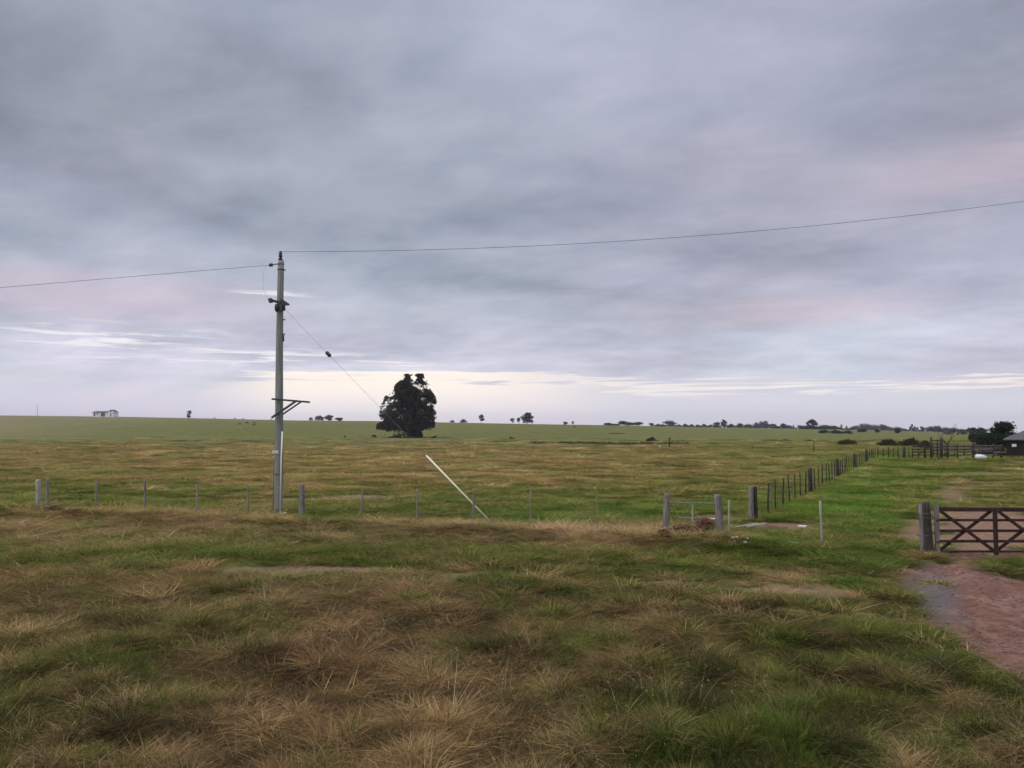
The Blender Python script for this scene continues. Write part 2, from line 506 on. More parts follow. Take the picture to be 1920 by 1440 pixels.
def ground_material():
    m = bpy.data.materials.new('pasture_soil_and_turf'); m.use_nodes = True
    N = NT(m.node_tree)
    g = N.n('ShaderNodeNewGeometry').outputs['Position']
    dry = N.n('ShaderNodeAttribute', attribute_name='dry').outputs['Fac']
    soil = N.n('ShaderNodeAttribute', attribute_name='soil').outputs['Fac']
    dist = N.n('ShaderNodeSeparateXYZ'); N.put(dist.inputs[0], g)
    a1 = N.noise(g, 0.045, 6, .6, .6)
    a2 = N.noise(g, 0.35, 6, .65, .4)
    a3 = N.noise(g, 2.2, 6, .7)
    a4 = N.noise(g, 11.0, 5, .7)
    a0 = N.noise(g, 0.011, 4, .55)
    mod = N.m('ADD', N.m('MULTIPLY', N.m('SUBTRACT', a1, .5), .8), N.m('MULTIPLY', N.m('SUBTRACT', a2, .5), 1.0))
    mod = N.m('ADD', mod, N.m('MULTIPLY', N.m('SUBTRACT', a3, .5), .6))
    f = N.m('ADD', dry, mod, clamp=True)
    f = N.ss(f, 0.12, 0.9)
    gd = N.mix(N.ss(a2, .35, .65), (.090, .104, .022, 1), (.165, .170, .036, 1))
    dr = N.mix(N.ss(a3, .35, .65), (.165, .148, .062, 1), (.270, .240, .110, 1))
    c = N.mix(f, gd, dr)
    # dark tussocks
    tus = N.m('MULTIPLY', N.ss(a3, .56, .68), N.ss(a2, .45, .6))
    c = N.mix(N.m('MULTIPLY', tus, .55), c, (.045, .056, .018, 1))
    sc = N.mix(N.ss(a4, .3, .7), (.210, .115, .078, 1), (.340, .220, .155, 1))
    c = N.mix(N.m('MULTIPLY', soil, N.ss(a3, .2, .5)), c, sc)
    bs = N.n('ShaderNodeBsdfPrincipled')
    N.put(bs.inputs['Base Color'], c)
    bs.inputs['Roughness'].default_value = 0.95
    bs.inputs['Specular IOR Level'].default_value = 0.05
    bp = N.n('ShaderNodeBump'); bp.inputs['Strength'].default_value = 0.8; bp.inputs['Distance'].default_value = 0.12
    N.put(bp.inputs['Height'], N.m('ADD', a3, N.m('MULTIPLY', a4, .4)))
    bp2 = N.n('ShaderNodeBump'); bp2.inputs['Strength'].default_value = 0.6; bp2.inputs['Distance'].default_value = 0.8
    N.put(bp2.inputs['Height'], a2); N.put(bp2.inputs['Normal'], bp.outputs[0])
    N.put(bs.inputs['Normal'], bp2.outputs[0])
    out = N.n('ShaderNodeOutputMaterial'); N.t.links.new(bs.outputs[0], out.inputs[0])
    return m


def drive_material():
    m = bpy.data.materials.new('red_dirt'); m.use_nodes = True
    N = NT(m.node_tree)
    g = N.n('ShaderNodeNewGeometry').outputs['Position']
    grey = N.n('ShaderNodeAttribute', attribute_name='grey').outputs['Fac']
    rut = N.vm('MULTIPLY', g, (1.0, 0.6, 1))
    a1 = N.noise(rut, 1.1, 8, .68, .8)
    a2 = N.noise(rut, 6.5, 8, .72)
    a3 = N.noise(g, 40.0, 4, .7)
    c = N.mix(N.ss(a1, .35, .65), (.225, .104, .068, 1), (.355, .205, .143, 1))
    c = N.mix(N.m('MULTIPLY', N.ss(a2, .46, .62), .75), c, (.125, .066, .052, 1))
    gc = N.mix(N.ss(a3, .35, .65), (.120, .105, .105, 1), (.235, .205, .200, 1))
    c = N.mix(N.m('MULTIPLY', grey, N.ss(a2, .3, .5)), c, gc)
    pb = N.ss(a3, .60, .68)
    c = N.mix(N.m('MULTIPLY', pb, .5), c, (.32, .25, .215, 1))
    bs = N.n('ShaderNodeBsdfPrincipled')
    N.put(bs.inputs['Base Color'], c); bs.inputs['Roughness'].default_value = 0.9
    bs.inputs['Specular IOR Level'].default_value = 0.15
    bp = N.n('ShaderNodeBump'); bp.inputs['Strength'].default_value = 1.0; bp.inputs['Distance'].default_value = 0.09
    N.put(bp.inputs['Height'], N.m('ADD', a2, N.m('MULTIPLY', a3, .35)))
    N.put(bs.inputs['Normal'], bp.outputs[0])
    out = N.n('ShaderNodeOutputMaterial'); N.t.links.new(bs.outputs[0], out.inputs[0])
    return m


M_OLD = mat('weathered_grey_wood', (.20, .185, .17), scale=3, stretch=(6, 6, .6), bump=.7, var=.4)
M_DARKW = mat('dark_wet_wood', (.055, .045, .038), scale=3, stretch=(6, 6, .6), bump=.6, var=.45)
M_GATE = mat('dark_red_brown_wood', (.050, .028, .023), scale=2.5, stretch=(2, 6, 6), bump=.5, var=.5)
M_PALE = mat('pale_bleached_wood', (.36, .345, .29), scale=4, stretch=(4, 4, .8), bump=.3, var=.2)
M_POLE = mat('lichened_pole_wood', (.235, .245, .22), scale=2.2, stretch=(8, 8, .35), bump=.5, var=.28)
M_STEEL = mat('dark_galvanised_steel', (.060, .062, .068), rough=.55, scale=8, var=.3, spec=.4)
M_WIRE = mat('grey_wire', (.12, .12, .13), rough=.5, scale=5, var=.2)
M_PIPE = mat('cream_plastic_pipe', (.86, .82, .64), rough=.5, scale=1.5, var=.06, spec=.4)
M_WHITE = mat('white_paint', (.72, .73, .74), scale=1.5, var=.08)
M_INS = mat('brown_glazed_porcelain', (.035, .028, .03), rough=.3, var=.2, spec=.5)
M_ROOF = mat('grey_roof_sheet', (.085, .088, .085), rough=.6, scale=1.5, var=.2, spec=.4)
M_BARN = mat('near_black_boards', (.022, .016, .014), scale=2, stretch=(4, 4, .5), var=.4, bump=.4)
M_BARK = mat('tree_bark', (.085, .070, .060), scale=3, stretch=(3, 3, .5), var=.4, bump=.5)
M_BARKG = mat('pale_grey_bark', (.20, .17, .16), scale=2, stretch=(3, 3, .5), var=.4, bump=.5)
M_COW = mat('black_hide', (.018, .016, .015), scale=4, var=.3)
M_COWB = mat('brown_hide', (.10, .055, .03), scale=4, var=.3)
M_GLASS = mat('dark_opening', (.02, .022, .026), rough=.4, var=.2)
M_DIRTR = mat('rusty_plank', (.22, .09, .06), scale=5, var=.3)
M_STONE = mat('pale_stone', (.55, .53, .48), scale=9, var=.2, bump=.4)
L_EUC = leafmat('eucalyptus_leaves', (.020, .019, .015), (.078, .070, .044), .15, .25)
L_DARK = leafmat('dark_leaves', (.018, .026, .014), (.045, .060, .028), .15, .15)
L_MID = leafmat('grey_green_leaves', (.030, .038, .026), (.060, .075, .045), .15, .15)
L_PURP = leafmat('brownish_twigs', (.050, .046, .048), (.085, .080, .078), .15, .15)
L_RUST = leafmat('rusty_dead_leaves', (.13, .068, .044), (.36, .21, .13), .2, 1.5)
L_BUSH = leafmat('bush_leaves', (.026, .034, .015), (.062, .075, .032), .2, .6)

# ------------------------------------------------------------------ mesh and object helpers
class MB:
    def __init__(self):
        self.v = []; self.f = []; self.sm = []

    def tube(self, pts, rad, n=8, cap=True, smooth=True, squash=None, rough=0.0, rnd=None):
        pts = [Vector(p) for p in pts]
        if not hasattr(rad, '__len__'):
            rad = [rad] * len(pts)
        b0 = len(self.v); ref = None
        for i, p in enumerate(pts):
            if i == 0: t = pts[1] - pts[0]
            elif i == len(pts) - 1: t = pts[-1] - pts[-2]
            else: t = pts[i + 1] - pts[i - 1]
            t.normalize()
            if ref is None:
                ref = Vector((1, 0, 0)) if abs(t.x) < .9 else Vector((0, 1, 0))
            a = (ref - t * ref.dot(t)).normalized(); b = t.cross(a); ref = a
            for k in range(n):
                an = 2 * math.pi * k / n
                r = rad[i] * (1 + (rnd.uniform(-rough, rough) if rnd else 0))
                self.v.append(p + a * (math.cos(an) * r) + b * (math.sin(an) * r))
        for i in range(len(pts) - 1):
            for k in range(n):
                q = b0 + i * n
                self.f.append((q + k, q + (k + 1) % n, q + n + (k + 1) % n, q + n + k)); self.sm.append(smooth)
        if cap:
            self.f.append(tuple(b0 + k for k in range(n))[::-1]); self.sm.append(False)
            q = b0 + (len(pts) - 1) * n
            self.f.append(tuple(q + k for k in range(n))); self.sm.append(False)
        return self

    def box(self, c, s, rot=None, bev=0.0):
        c = Vector(c); h = Vector(s) / 2
        R = rot if rot is not None else Matrix.Identity(3)
        b = min(bev, min(h) * .6)
        b0 = len(self.v)
        if b <= 0:
            for z in (-1, 1):
                for x, y in ((-1, -1), (1, -1), (1, 1), (-1, 1)):
                    self.v.append(c + R @ Vector((x * h.x, y * h.y, z * h.z)))
            fs = [(3, 2, 1, 0), (4, 5, 6, 7), (0, 1, 5, 4), (1, 2, 6, 5), (2, 3, 7, 6), (3, 0, 4, 7)]
        else:
            bm = bmesh.new(); bmesh.ops.create_cube(bm, size=2)
            for v_ in bm.verts:
                v_.co = Vector((v_.co.x * h.x, v_.co.y * h.y, v_.co.z * h.z))
            bmesh.ops.bevel(bm, geom=bm.edges[:], offset=b, segments=1, affect='EDGES')
            bm.verts.index_update()
            for v_ in bm.verts:
                self.v.append(c + R @ v_.co)
            fs = [tuple(x.index for x in f_.verts) for f_ in bm.faces]
            bm.free()
        for f_ in fs:
            self.f.append(tuple(b0 + i for i in f_)); self.sm.append(False)
        return self

    def beam(self, a, b, w, h, up=(0, 0, 1), bev=0.004):
        a = Vector(a); b = Vector(b); t = b - a; L = t.length; t.normalize()
        upv = Vector(up); s = t.cross(upv)
        if s.length < 1e-4: s = t.cross(Vector((0, 1, 0)))
        s.normalize(); u2 = s.cross(t)
        R = Matrix((t, s, u2)).transposed()
        return self.box((a + b) / 2, (L, w, h), R, bev)

    def poly(self, pts, faces):
        b0 = len(self.v); self.v += [Vector(p) for p in pts]
        for f_ in faces:
            self.f.append(tuple(b0 + i for i in f_)); self.sm.append(False)
        return self

    def mesh(self, name):
        me = bpy.data.meshes.new(name)
        me.from_pydata([tuple(p) for p in self.v], [], self.f)
        me.polygons.foreach_set('use_smooth', self.sm)
        me.update()
        return me

    def build(self, name, material, parent=None, origin=None):
        if origin is not None:
            o_ = Vector(origin); self.v = [p - o_ for p in self.v]
        me = self.mesh(name); me.materials.append(material)
        o = bpy.data.objects.new(name, me); COL.objects.link(o)
        if parent is not None:
            o.parent = parent
            if origin is not None:
                o.location = Vector(origin) - parent.location
        elif origin is not None:
            o.location = origin
        return o


def tag(o, label=None, cat=None, group=None, kind=None):
    if label: o['label'] = label
    if cat: o['category'] = cat
    if group: o['group'] = group
    if kind: o['kind'] = kind
    return o


def empty(name, loc, label, cat, group=None):
    o = bpy.data.objects.new(name, None); COL.objects.link(o); o.location = loc
    o.empty_display_size = .2
    return tag(o, label, cat, group)


def part(mb, name, material, parent):
    """child part whose coordinates were written in world space"""
    mb.v = [p - parent.location for p in mb.v]
    return mb.build(name, material, parent)


def raw_mesh(name, verts, faces, material, shade=None, smooth=False):
    me = bpy.data.meshes.new(name)
    verts = np.asarray(verts, np.float32); faces = np.asarray(faces, np.int32)
    k = faces.shape[1]
    me.vertices.add(len(verts)); me.vertices.foreach_set('co', verts.ravel())
    me.loops.add(faces.size); me.loops.foreach_set('vertex_index', faces.ravel())
    me.polygons.add(len(faces))
    me.polygons.foreach_set('loop_start', np.arange(len(faces), dtype=np.int32) * k)
    me.update(calc_edges=True)
    if smooth:
        me.polygons.foreach_set('use_smooth', np.ones(len(faces), bool))
    if shade is not None:
        for nm, ar in shade.items():
            a = me.attributes.new(nm, 'FLOAT', 'POINT'); a.data.foreach_set('value', np.asarray(ar, np.float32))
    me.materials.append(material)
    return me


# ------------------------------------------------------------------ ground
def axis(lo, hi, fine_lo, fine_hi, step, growth):
    mid = list(np.arange(fine_lo, fine_hi + 1e-6, step))
    s = step; a = mid[-1]
    up = []
    while a < hi:
        s *= growth; a += s; up.append(a)
    s = step; a = mid[0]; dn = []
    while a > lo:
        s *= growth; a -= s; dn.append(a)
    return np.array(dn[::-1] + mid + up)


def build_ground():
    xs = axis(-3800, 3800, -14, 18, .16, 1.035)
    ys = axis(-60, 3600, 5, 34, .16, 1.022)
    X, Y = np.meshgrid(xs, ys)
    Z = ground(X, Y)
    nx, ny = len(xs), len(ys)
    i = np.arange(nx * ny).reshape(ny, nx)
    f = np.stack([i[:-1, :-1], i[:-1, 1:], i[1:, 1:], i[1:, :-1]], -1).reshape(-1, 4)
    x = X.ravel(); y = Y.ravel()
    me = raw_mesh('ground', np.stack([x, y, Z.ravel()], -1), f, ground_material(),
                  {'dry': dryness(x, y), 'soil': soilness(x, y)}, True)
    o = bpy.data.objects.new('ground', me); COL.objects.link(o)
    tag(o, kind='structure', label='rolling pasture with dry brown and green growth')
    print('ground', nx, ny)


def build_drive():
    st = .09
    xs = np.arange(7, 26, st); ys = np.arange(6.5, 25.5, st)
    X, Y = np.meshgrid(xs, ys)
    inside = driveness(X, Y) > .5
    u, v = uv_of(X, Y)
    Z = ground(X, Y) + .010 + .05 * (fbm(X / .45, Y / .45, 4, 90) - .35)
    grey = np.clip(1.25 - np.hypot((u - 1745 - (v - 1100) * .35) / 60, (v - 1110) / 62) + (fbm(X, Y, 3, 33) - .5) * .9, 0, 1)
    ny, nx = X.shape
    i = np.arange(nx * ny).reshape(ny, nx)
    c = inside[:-1, :-1] & inside[1:, 1:] & inside[1:, :-1] & inside[:-1, 1:]
    f = np.stack([i[:-1, :-1], i[:-1, 1:], i[1:, 1:], i[1:, :-1]], -1)[c]
    used = np.unique(f); rm = np.full(nx * ny, -1); rm[used] = np.arange(len(used))
    me = raw_mesh('dirt_drive', np.stack([X.ravel()[used], Y.ravel()[used], Z.ravel()[used]], -1), rm[f], drive_material(),
                  {'grey': grey.ravel()[used]}, True)
    o = bpy.data.objects.new('dirt_drive', me); COL.objects.link(o)
    tag(o, kind='structure', label='red dirt drive leading to the wooden gate')


build_ground()
build_drive()

# ------------------------------------------------------------------ grass
def grass_material():
    m = bpy.data.materials.new('grass_blades'); m.use_nodes = True
    N = NT(m.node_tree)
    c = N.n('ShaderNodeAttribute', attribute_name='tint', attribute_type='INSTANCER').outputs['Color']
    s = N.n('ShaderNodeAttribute', attribute_name='shade').outputs['Fac']
    c = N.mix(1.0, c, N.ramp(s, [(0, (.45, .42, .38, 1)), (.5, (.95, .95, .95, 1)), (.85, (1.35, 1.3, 1.25, 1)), (1, (1.9, 1.75, 1.7, 1))], 'LINEAR'), 'MULTIPLY')
    d = N.n('ShaderNodeBsdfDiffuse'); N.put(d.inputs[0], c)
    t = N.n('ShaderNodeBsdfTranslucent'); N.put(t.inputs[0], c)
    mx = N.n('ShaderNodeMixShader'); mx.inputs[0].default_value = .3
    N.t.links.new(d.outputs[0], mx.inputs[1]); N.t.links.new(t.outputs[0], mx.inputs[2])
    out = N.n('ShaderNodeOutputMaterial'); N.t.links.new(mx.outputs[0], out.inputs[0])
    return m


M_GRASS = grass_material()


def blades(rng, n, spread, h0, h1, lean0, lean1, width, droop, seg=3, seed_heads=0.0):
    """one clump of separate curved, tapering blades, unit scale = metres"""
    V = []; Fc = []; S = []
    for b in range(n):
        r = spread * math.sqrt(rng.random()); a = rng.random() * 2 * math.pi
        p = np.array([r * math.cos(a), r * math.sin(a), -0.02])
        h = h0 + (h1 - h0) * rng.random()
        az = a + rng.normal() * 1.1
        ln = lean0 + (lean1 - lean0) * rng.random()
        dr = droop * (.4 + rng.random())
        w = width * (.6 + .8 * rng.random())
        side = np.array([-math.sin(az + rng.normal() * .7), math.cos(az + rng.normal() * .7), 0])
        sh = rng.random()
        ang = ln; q = p.copy(); b0 = len(V)
        for k in range(seg + 1):
            t = k / seg
            ww = w * (1 - t ** 1.5) + .0004
            if k < seg:
                V.append(q - side * ww); V.append(q + side * ww); S += [sh, sh]
            else:
                V.append(q); S.append(sh)
            st = h / seg
            q = q + np.array([math.cos(az) * math.sin(ang), math.sin(az) * math.sin(ang), math.cos(ang)]) * st
            ang = min(ang + dr / seg * (1 + t), 2.3)
        for k in range(seg - 1):
            o = b0 + 2 * k
            Fc += [(o, o + 1, o + 3), (o, o + 3, o + 2)]
        o = b0 + 2 * (seg - 1); Fc.append((o, o + 1, o + 2))
        if rng.random() < seed_heads:
            tip = V[b0 + 2 * seg]
            for e in range(5):
                c = tip + rng.normal(size=3) * .018 + np.array([0, 0, -.03 * e * .5])
                k0 = len(V)
                V += [c + np.array([-.006, 0, 0]), c + np.array([.006, 0, 0]), c + np.array([0, .002, -.035])]; S += [.9] * 3
                Fc.append((k0, k0 + 1, k0 + 2))
    return np.array(V), np.array(Fc), np.array(S)


def proto_collection(name, specs, seed):
    rng = np.random.default_rng(seed)
    c = bpy.data.collections.new(name)
    for i, sp in enumerate(specs):
        V, Fc, S = blades(rng, **sp)
        me = raw_mesh('%s_%02d' % (name, i), V, Fc, M_GRASS, {'shade': S})
        c.objects.link(bpy.data.objects.new('%s_%02d' % (name, i), me))
    return c


def scatter_object(name, label, coll, pts, rot, scl, idx, tint):
    n = len(pts)
    me = bpy.data.meshes.new(name)
    me.vertices.add(n); me.vertices.foreach_set('co', np.asarray(pts, np.float32).ravel())
    for nm, typ, ar, fld in (('rot', 'FLOAT_VECTOR', rot, 'vector'), ('scl', 'FLOAT_VECTOR', scl, 'vector'), ('idx', 'INT', idx, 'value'), ('tint', 'FLOAT_COLOR', np.clip(tint, 0, .8), 'color')):
        a = me.attributes.new(nm, typ, 'POINT')
        a.data.foreach_set(fld, np.asarray(ar, np.int32 if typ == 'INT' else np.float32).ravel())
    me.materials.append(M_GRASS)
    o = bpy.data.objects.new(name, me); COL.objects.link(o)
    tag(o, label, None, None, 'stuff')
    g = bpy.data.node_groups.new(name + '_scatter', 'GeometryNodeTree')
    g.interface.new_socket('Geometry', in_out='INPUT', socket_type='NodeSocketGeometry')
    g.interface.new_socket('Geometry', in_out='OUTPUT', socket_type='NodeSocketGeometry')
    gi = g.nodes.new('NodeGroupInput'); go = g.nodes.new('NodeGroupOutput')
    ci = g.nodes.new('GeometryNodeCollectionInfo'); ci.inputs['Collection'].default_value = coll
    ci.inputs['Separate Children'].default_value = True; ci.inputs['Reset Children'].default_value = True
    ip = g.nodes.new('GeometryNodeInstanceOnPoints'); ip.inputs['Pick Instance'].default_value = True

    def na(nm, typ):
        x = g.nodes.new('GeometryNodeInputNamedAttribute'); x.data_type = typ; x.inputs[0].default_value = nm
        return [s for s in x.outputs if s.enabled and s.name == 'Attribute'][0]
    L = g.links.new
    L(gi.outputs[0], ip.inputs['Points']); L(ci.outputs[0], ip.inputs['Instance'])
    L(na('idx', 'INT'), ip.inputs['Instance Index'])
    L(na('rot', 'FLOAT_VECTOR'), ip.inputs['Rotation'])
    L(na('scl', 'FLOAT_VECTOR'), ip.inputs['Scale'])
    L(ip.outputs[0], go.inputs[0])
    md = o.modifiers.new('scatter', 'NODES'); md.node_group = g
    return o


def sample_field(rng, y0, y1, dens, margin=2.0):
    """even random places in the wedge of ground ahead"""
    wf = lambda y: .70 * y + margin
    A = (.70 * (y1 ** 2 - y0 ** 2) / 2 + margin * (y1 - y0)) * 2
    n = int(A * dens * 1.0)
    X = []; Y = []
    tot = 0
    while tot < n:
        y = rng.uniform(y0, y1, n); x = rng.uniform(-1, 1, n) * wf(y1)
        k = np.abs(x) < wf(y)
        X.append(x[k]); Y.append(y[k]); tot += k.sum()
    return np.concatenate(X)[:n], np.concatenate(Y)[:n]


def colours(rng, x, y, dry):
    n = len(x)
    u0, v0 = uv_of(x, y)
    patch = fbm(x / .38, y / .38, 3, 120)
    patch2 = fbm(x / 2.6, y / 2.6, 3, 130)
    d = np.clip(dry + (patch - .5) * 1.3 + (patch2 - .5) * np.interp(y, [20, 45, 90], [1.0, .55, .35]) + rng.normal(size=n) * .24, 0, 1)
    d = sstep(d, .18, .82)
    r = rng.random(n)[:, None]
    g = np.array(GREEN_D) * (1 - r ** 1.3) + np.array(GREEN_L) * r ** 1.3
    vivid = sstep(fbm(x / 1.6, y / 1.6, 3, 140), .58, .75)[:, None]
    g = g * (1 - vivid * .5) + np.array((.075, .165, .028)) * vivid * .5
    lush = np.exp(-((u0 - 1590) / 130) ** 2 - ((v0 - 930) / 75) ** 2) * .95 + np.exp(-((u0 - 1090) / 190) ** 2 - ((v0 - 968) / 24) ** 2) * .6
    lush = np.clip(lush, 0, 1)[:, None]
    g = g * (1 - lush) + np.array((.128, .225, .036)) * lush
    rb = np.clip(fbm(x / .7, y / .7, 3, 150) * 1.6 - .35 + rng.normal(size=n) * .25, 0, 1)[:, None]
    t = np.array(BROWN) * (1 - rb) + np.array(TAN) * rb
    red = sstep(fbm(x / 1.1, y / 1.1, 3, 160), .6, .72)[:, None]
    t = t * (1 - red * .6) + np.array((.29, .165, .095)) * red * .6
    c = g * (1 - d[:, None]) + t * d[:, None]
    u_, v_ = uv_of(x, y)
    straw = (np.exp(-((v_ - 1008) / 22) ** 2) * (1 - sstep(u_, 1370, 1420)))[:, None] * d[:, None]
    c = c * (1 - straw * .28) + np.array((.52, .41, .23)) * straw * .28
    dk = (sstep(fbm(x / .38, y / .38, 3, 170), .50, .62) * sstep(22 - y, 0, 6))[:, None]
    c = c * (1 - dk * .80) + np.array((.058, .044, .024)) * dk * .80
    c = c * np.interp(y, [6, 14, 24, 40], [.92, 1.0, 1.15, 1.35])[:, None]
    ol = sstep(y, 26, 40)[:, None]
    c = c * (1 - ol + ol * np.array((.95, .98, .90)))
    c = c * (1 + rng.normal(size=n) * .18)[:, None]
    return np.clip(np.concatenate([c, np.ones((n, 1))], 1), 0.01, 1), d


def build_grass():
    rng = np.random.default_rng(5)
    long_specs = []
    for k in range(4):
        long_specs.append(dict(n=85, spread=.20, h0=.55, h1=1.15, lean0=.1, lean1=1.2, width=.0040, droop=1.9, seg=4))
    for k in range(3):
        long_specs.append(dict(n=75, spread=.17, h0=.5, h1=1.0, lean0=.0, lean1=.7, width=.005, droop=1.0, seg=3))
    for k in range(2):
        long_specs.append(dict(n=70, spread=.22, h0=.6, h1=1.2, lean0=.8, lean1=1.5, width=.0045, droop=.8, seg=4))
    for k in range(2):
        long_specs.append(dict(n=9, spread=.16, h0=1.1, h1=1.7, lean0=.05, lean1=.6, width=.0035, droop=.6, seg=4, seed_heads=.7))
    for k in range(2):
        long_specs.append(dict(n=26, spread=.09, h0=.35, h1=.8, lean0=.2, lean1=1.1, width=.013, droop=1.3, seg=4))
    LC = proto_collection('long_grass_clump', long_specs, 1)
    short_specs = [dict(n=120, spread=.30, h0=.5, h1=1.3, lean0=.0, lean1=.7, width=.0060, droop=.5, seg=2) for k in range(5)]
    SCL = proto_collection('short_grass_clump', short_specs, 2)

    # long and rough growth
    X = []; Y = []
    for y0, y1, dn in ((4.8, 10, 66), (10, 16, 48), (16, 24, 20), (24, 38, 12)):
        a, b = sample_field(rng, y0, y1, dn); X.append(a); Y.append(b)
    x = np.concatenate(X); y = np.concatenate(Y)
    u, v = wob(x, y)
    hg = table(HGT, u, v)
    soil = soilness(x, y)
    keep = (hg > .13 + rng.random(len(x)) * .07) & (rng.random(len(x)) > soil * 1.6)
    x, y, hg = x[keep], y[keep], hg[keep]
    n = len(x)
    dry = dryness(x, y)
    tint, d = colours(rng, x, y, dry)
    clump = .62 + .85 * fbm(x / .5, y / .5, 3, 200) ** 1.0 * (.6 + .8 * rng.random(n))
    hole = sstep(fbm(x / .5, y / .5, 3, 240), .30, .46)
    h = hg * clump * (.75 + .5 * rng.random(n)) * (.35 + .65 * hole)
    h = h * (.50 + .62 * sstep(vnoise(x / .22, y / .22, 260), .25, .8)) * np.interp(y, [8, 14, 28], [.70, .72, .68])
    idx = np.where(d > .5, rng.choice([0, 1, 2, 3, 7, 8, 7, 8], n), rng.choice([0, 1, 4, 5, 6, 4, 5, 6], n))
    st = rng.random(n) < .035
    idx = np.where(st, rng.choice([9, 10], n), idx)
    wd = (rng.random(n) < .022) & (d < .6)
    idx = np.where(wd, rng.choice([11, 12], n), idx)
    tint[wd, :3] = np.array((.070, .125, .035)) * (.7 + .5 * rng.random(wd.sum()))[:, None]
    tint[st, :3] = np.array((.42, .36, .22)) * (.7 + .5 * rng.random(st.sum()))[:, None]
    ws = np.interp(y, [5, 10, 20, 38], [.44, .56, 1.1, 1.8]) * (.8 + .4 * rng.random(n))
    scl = np.stack([ws, ws, np.maximum(h, .07)], 1)
    rot = np.stack([rng.normal(size=n) * .12, rng.normal(size=n) * .12, rng.random(n) * 6.283], 1)
    pts = np.stack([x, y, ground(x, y)], 1)
    scatter_object('long_grass', 'tangled long dry and green grass across the verge', LC, pts, rot, scl, np.clip(idx, 0, 12), tint)
    print('long', n)
    # short turf
    X = []; Y = []
    for y0, y1, dn in ((8, 16, 16), (16, 26, 14), (26, 40, 8), (40, 62, 3.4), (62, 100, 1.2), (100, 170, .35), (170, 300, .07)):
        a, b = sample_field(rng, y0, y1, dn); X.append(a); Y.append(b)
    x = np.concatenate(X); y = np.concatenate(Y)
    u, v = wob(x, y)
    hg = table(HGT, u, v)
    soil = soilness(x, y)
    keep = ((hg < .2) | (rng.random(len(x)) < .5)) & (rng.random(len(x)) > np.minimum(soil * 1.5, 1 - .0 * soil))
    keep &= ~((driveness(x, y) > .5) & (y < 27))
    keep &= rng.random(len(x)) < np.interp(y, [70, 180, 290], [1, .75, .0])
    # leave the bare ground showing between tufts far out
    keep &= rng.random(len(x)) < np.interp(fbm(x / 2.2, y / 2.2, 3, 210), [.35, .6], [.45, 1.0])
    x, y, hg = x[keep], y[keep], hg[keep]
    n = len(x)
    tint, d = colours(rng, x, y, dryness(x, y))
    sc = np.interp(y, [8, 16, 26, 40, 62, 100, 170, 300], [.75, .95, 1.25, 1.7, 2.4, 3.6, 5.5, 8]) * (.75 + .5 * rng.random(n))
    tall = (fbm(x / 1.4, y / 1.4, 3, 220) > .62) * rng.random(n)
    h = np.minimum(hg, .12) * (.7 + .6 * rng.random(n)) * (1 + tall * .8) * np.interp(y, [0, 60, 170], [1, 1.3, 1.8])
    scl = np.stack([sc, sc, h], 1)
    rot = np.stack([rng.normal(size=n) * .05, rng.normal(size=n) * .05, rng.random(n) * 6.283], 1)
    pts = np.stack([x, y, ground(x, y)], 1)
    scatter_object('short_grass', 'short grazed grass over the pasture', SCL, pts, rot, scl, rng.integers(0, 5, n), tint)
    print('short', n)
    # darker tussocks dotted over the pasture
    X = []; Y = []
    for y0, y1, dn in ((28, 60, .10), (60, 120, .03), (120, 240, .006)):
        a, b = sample_field(rng, y0, y1, dn); X.append(a); Y.append(b)
    x = np.concatenate(X); y = np.concatenate(Y)
    keep = (fbm(x / 6, y / 6, 3, 230) > .42) & (soilness(x, y) < .2)
    x, y = x[keep], y[keep]
    foot = []
    for px, py in ((521, 968), (532, 972), (545, 974), (566, 972), (1740, 1044), (1730, 1044), (1757, 1041), (1249, 998), (1351, 1006), (1413, 977), (1541, 1025), (921, 981), (888, 985), (678, 983),
                   (782, 985), (181, 965), (272, 965), (370, 967), (465, 969), (72, 948), (88, 948), (1367, 1008), (995, 987), (1120, 992)):
        q = hit(px, py)
        for _ in range(5):
            foot.append((q.x + rng.normal() * .16, q.y - .05 + rng.normal() * .12))
    foot = np.array(foot); nf_ = len(foot)
    x = np.concatenate([x, foot[:, 0]]); y = np.concatenate([y, foot[:, 1]])
    n = len(x)
    tint = np.ones((n, 4)); r = rng.random(n)[:, None]
    tint[:, :3] = np.array((.045, .060, .018)) * (1 - r) + np.array((.12, .10, .045)) * r
    sc = np.interp(y, [28, 120, 240], [1.3, 2.0, 3.5]) * (.7 + .7 * rng.random(n))
    hz_ = .20 + .16 * rng.random(n)
    sc[-nf_:] = .8 + .4 * rng.random(nf_); hz_[-nf_:] = .14 + .2 * rng.random(nf_)
    tint[-nf_:, :3] = np.array(GREEN_L) + (np.array(TAN) - np.array(GREEN_L)) * rng.random((nf_, 1))
    scl = np.stack([sc, sc, hz_], 1)
    rot = np.stack([np.zeros(n), np.zeros(n), rng.random(n) * 6.283], 1)
    scatter_object('grass_tussocks', 'dark tussocks dotted over the grazed pasture', LC, np.stack([x, y, ground(x, y)], 1), rot, scl, rng.choice([4, 5, 6], n), tint)
    print('tussocks', n)


build_grass()

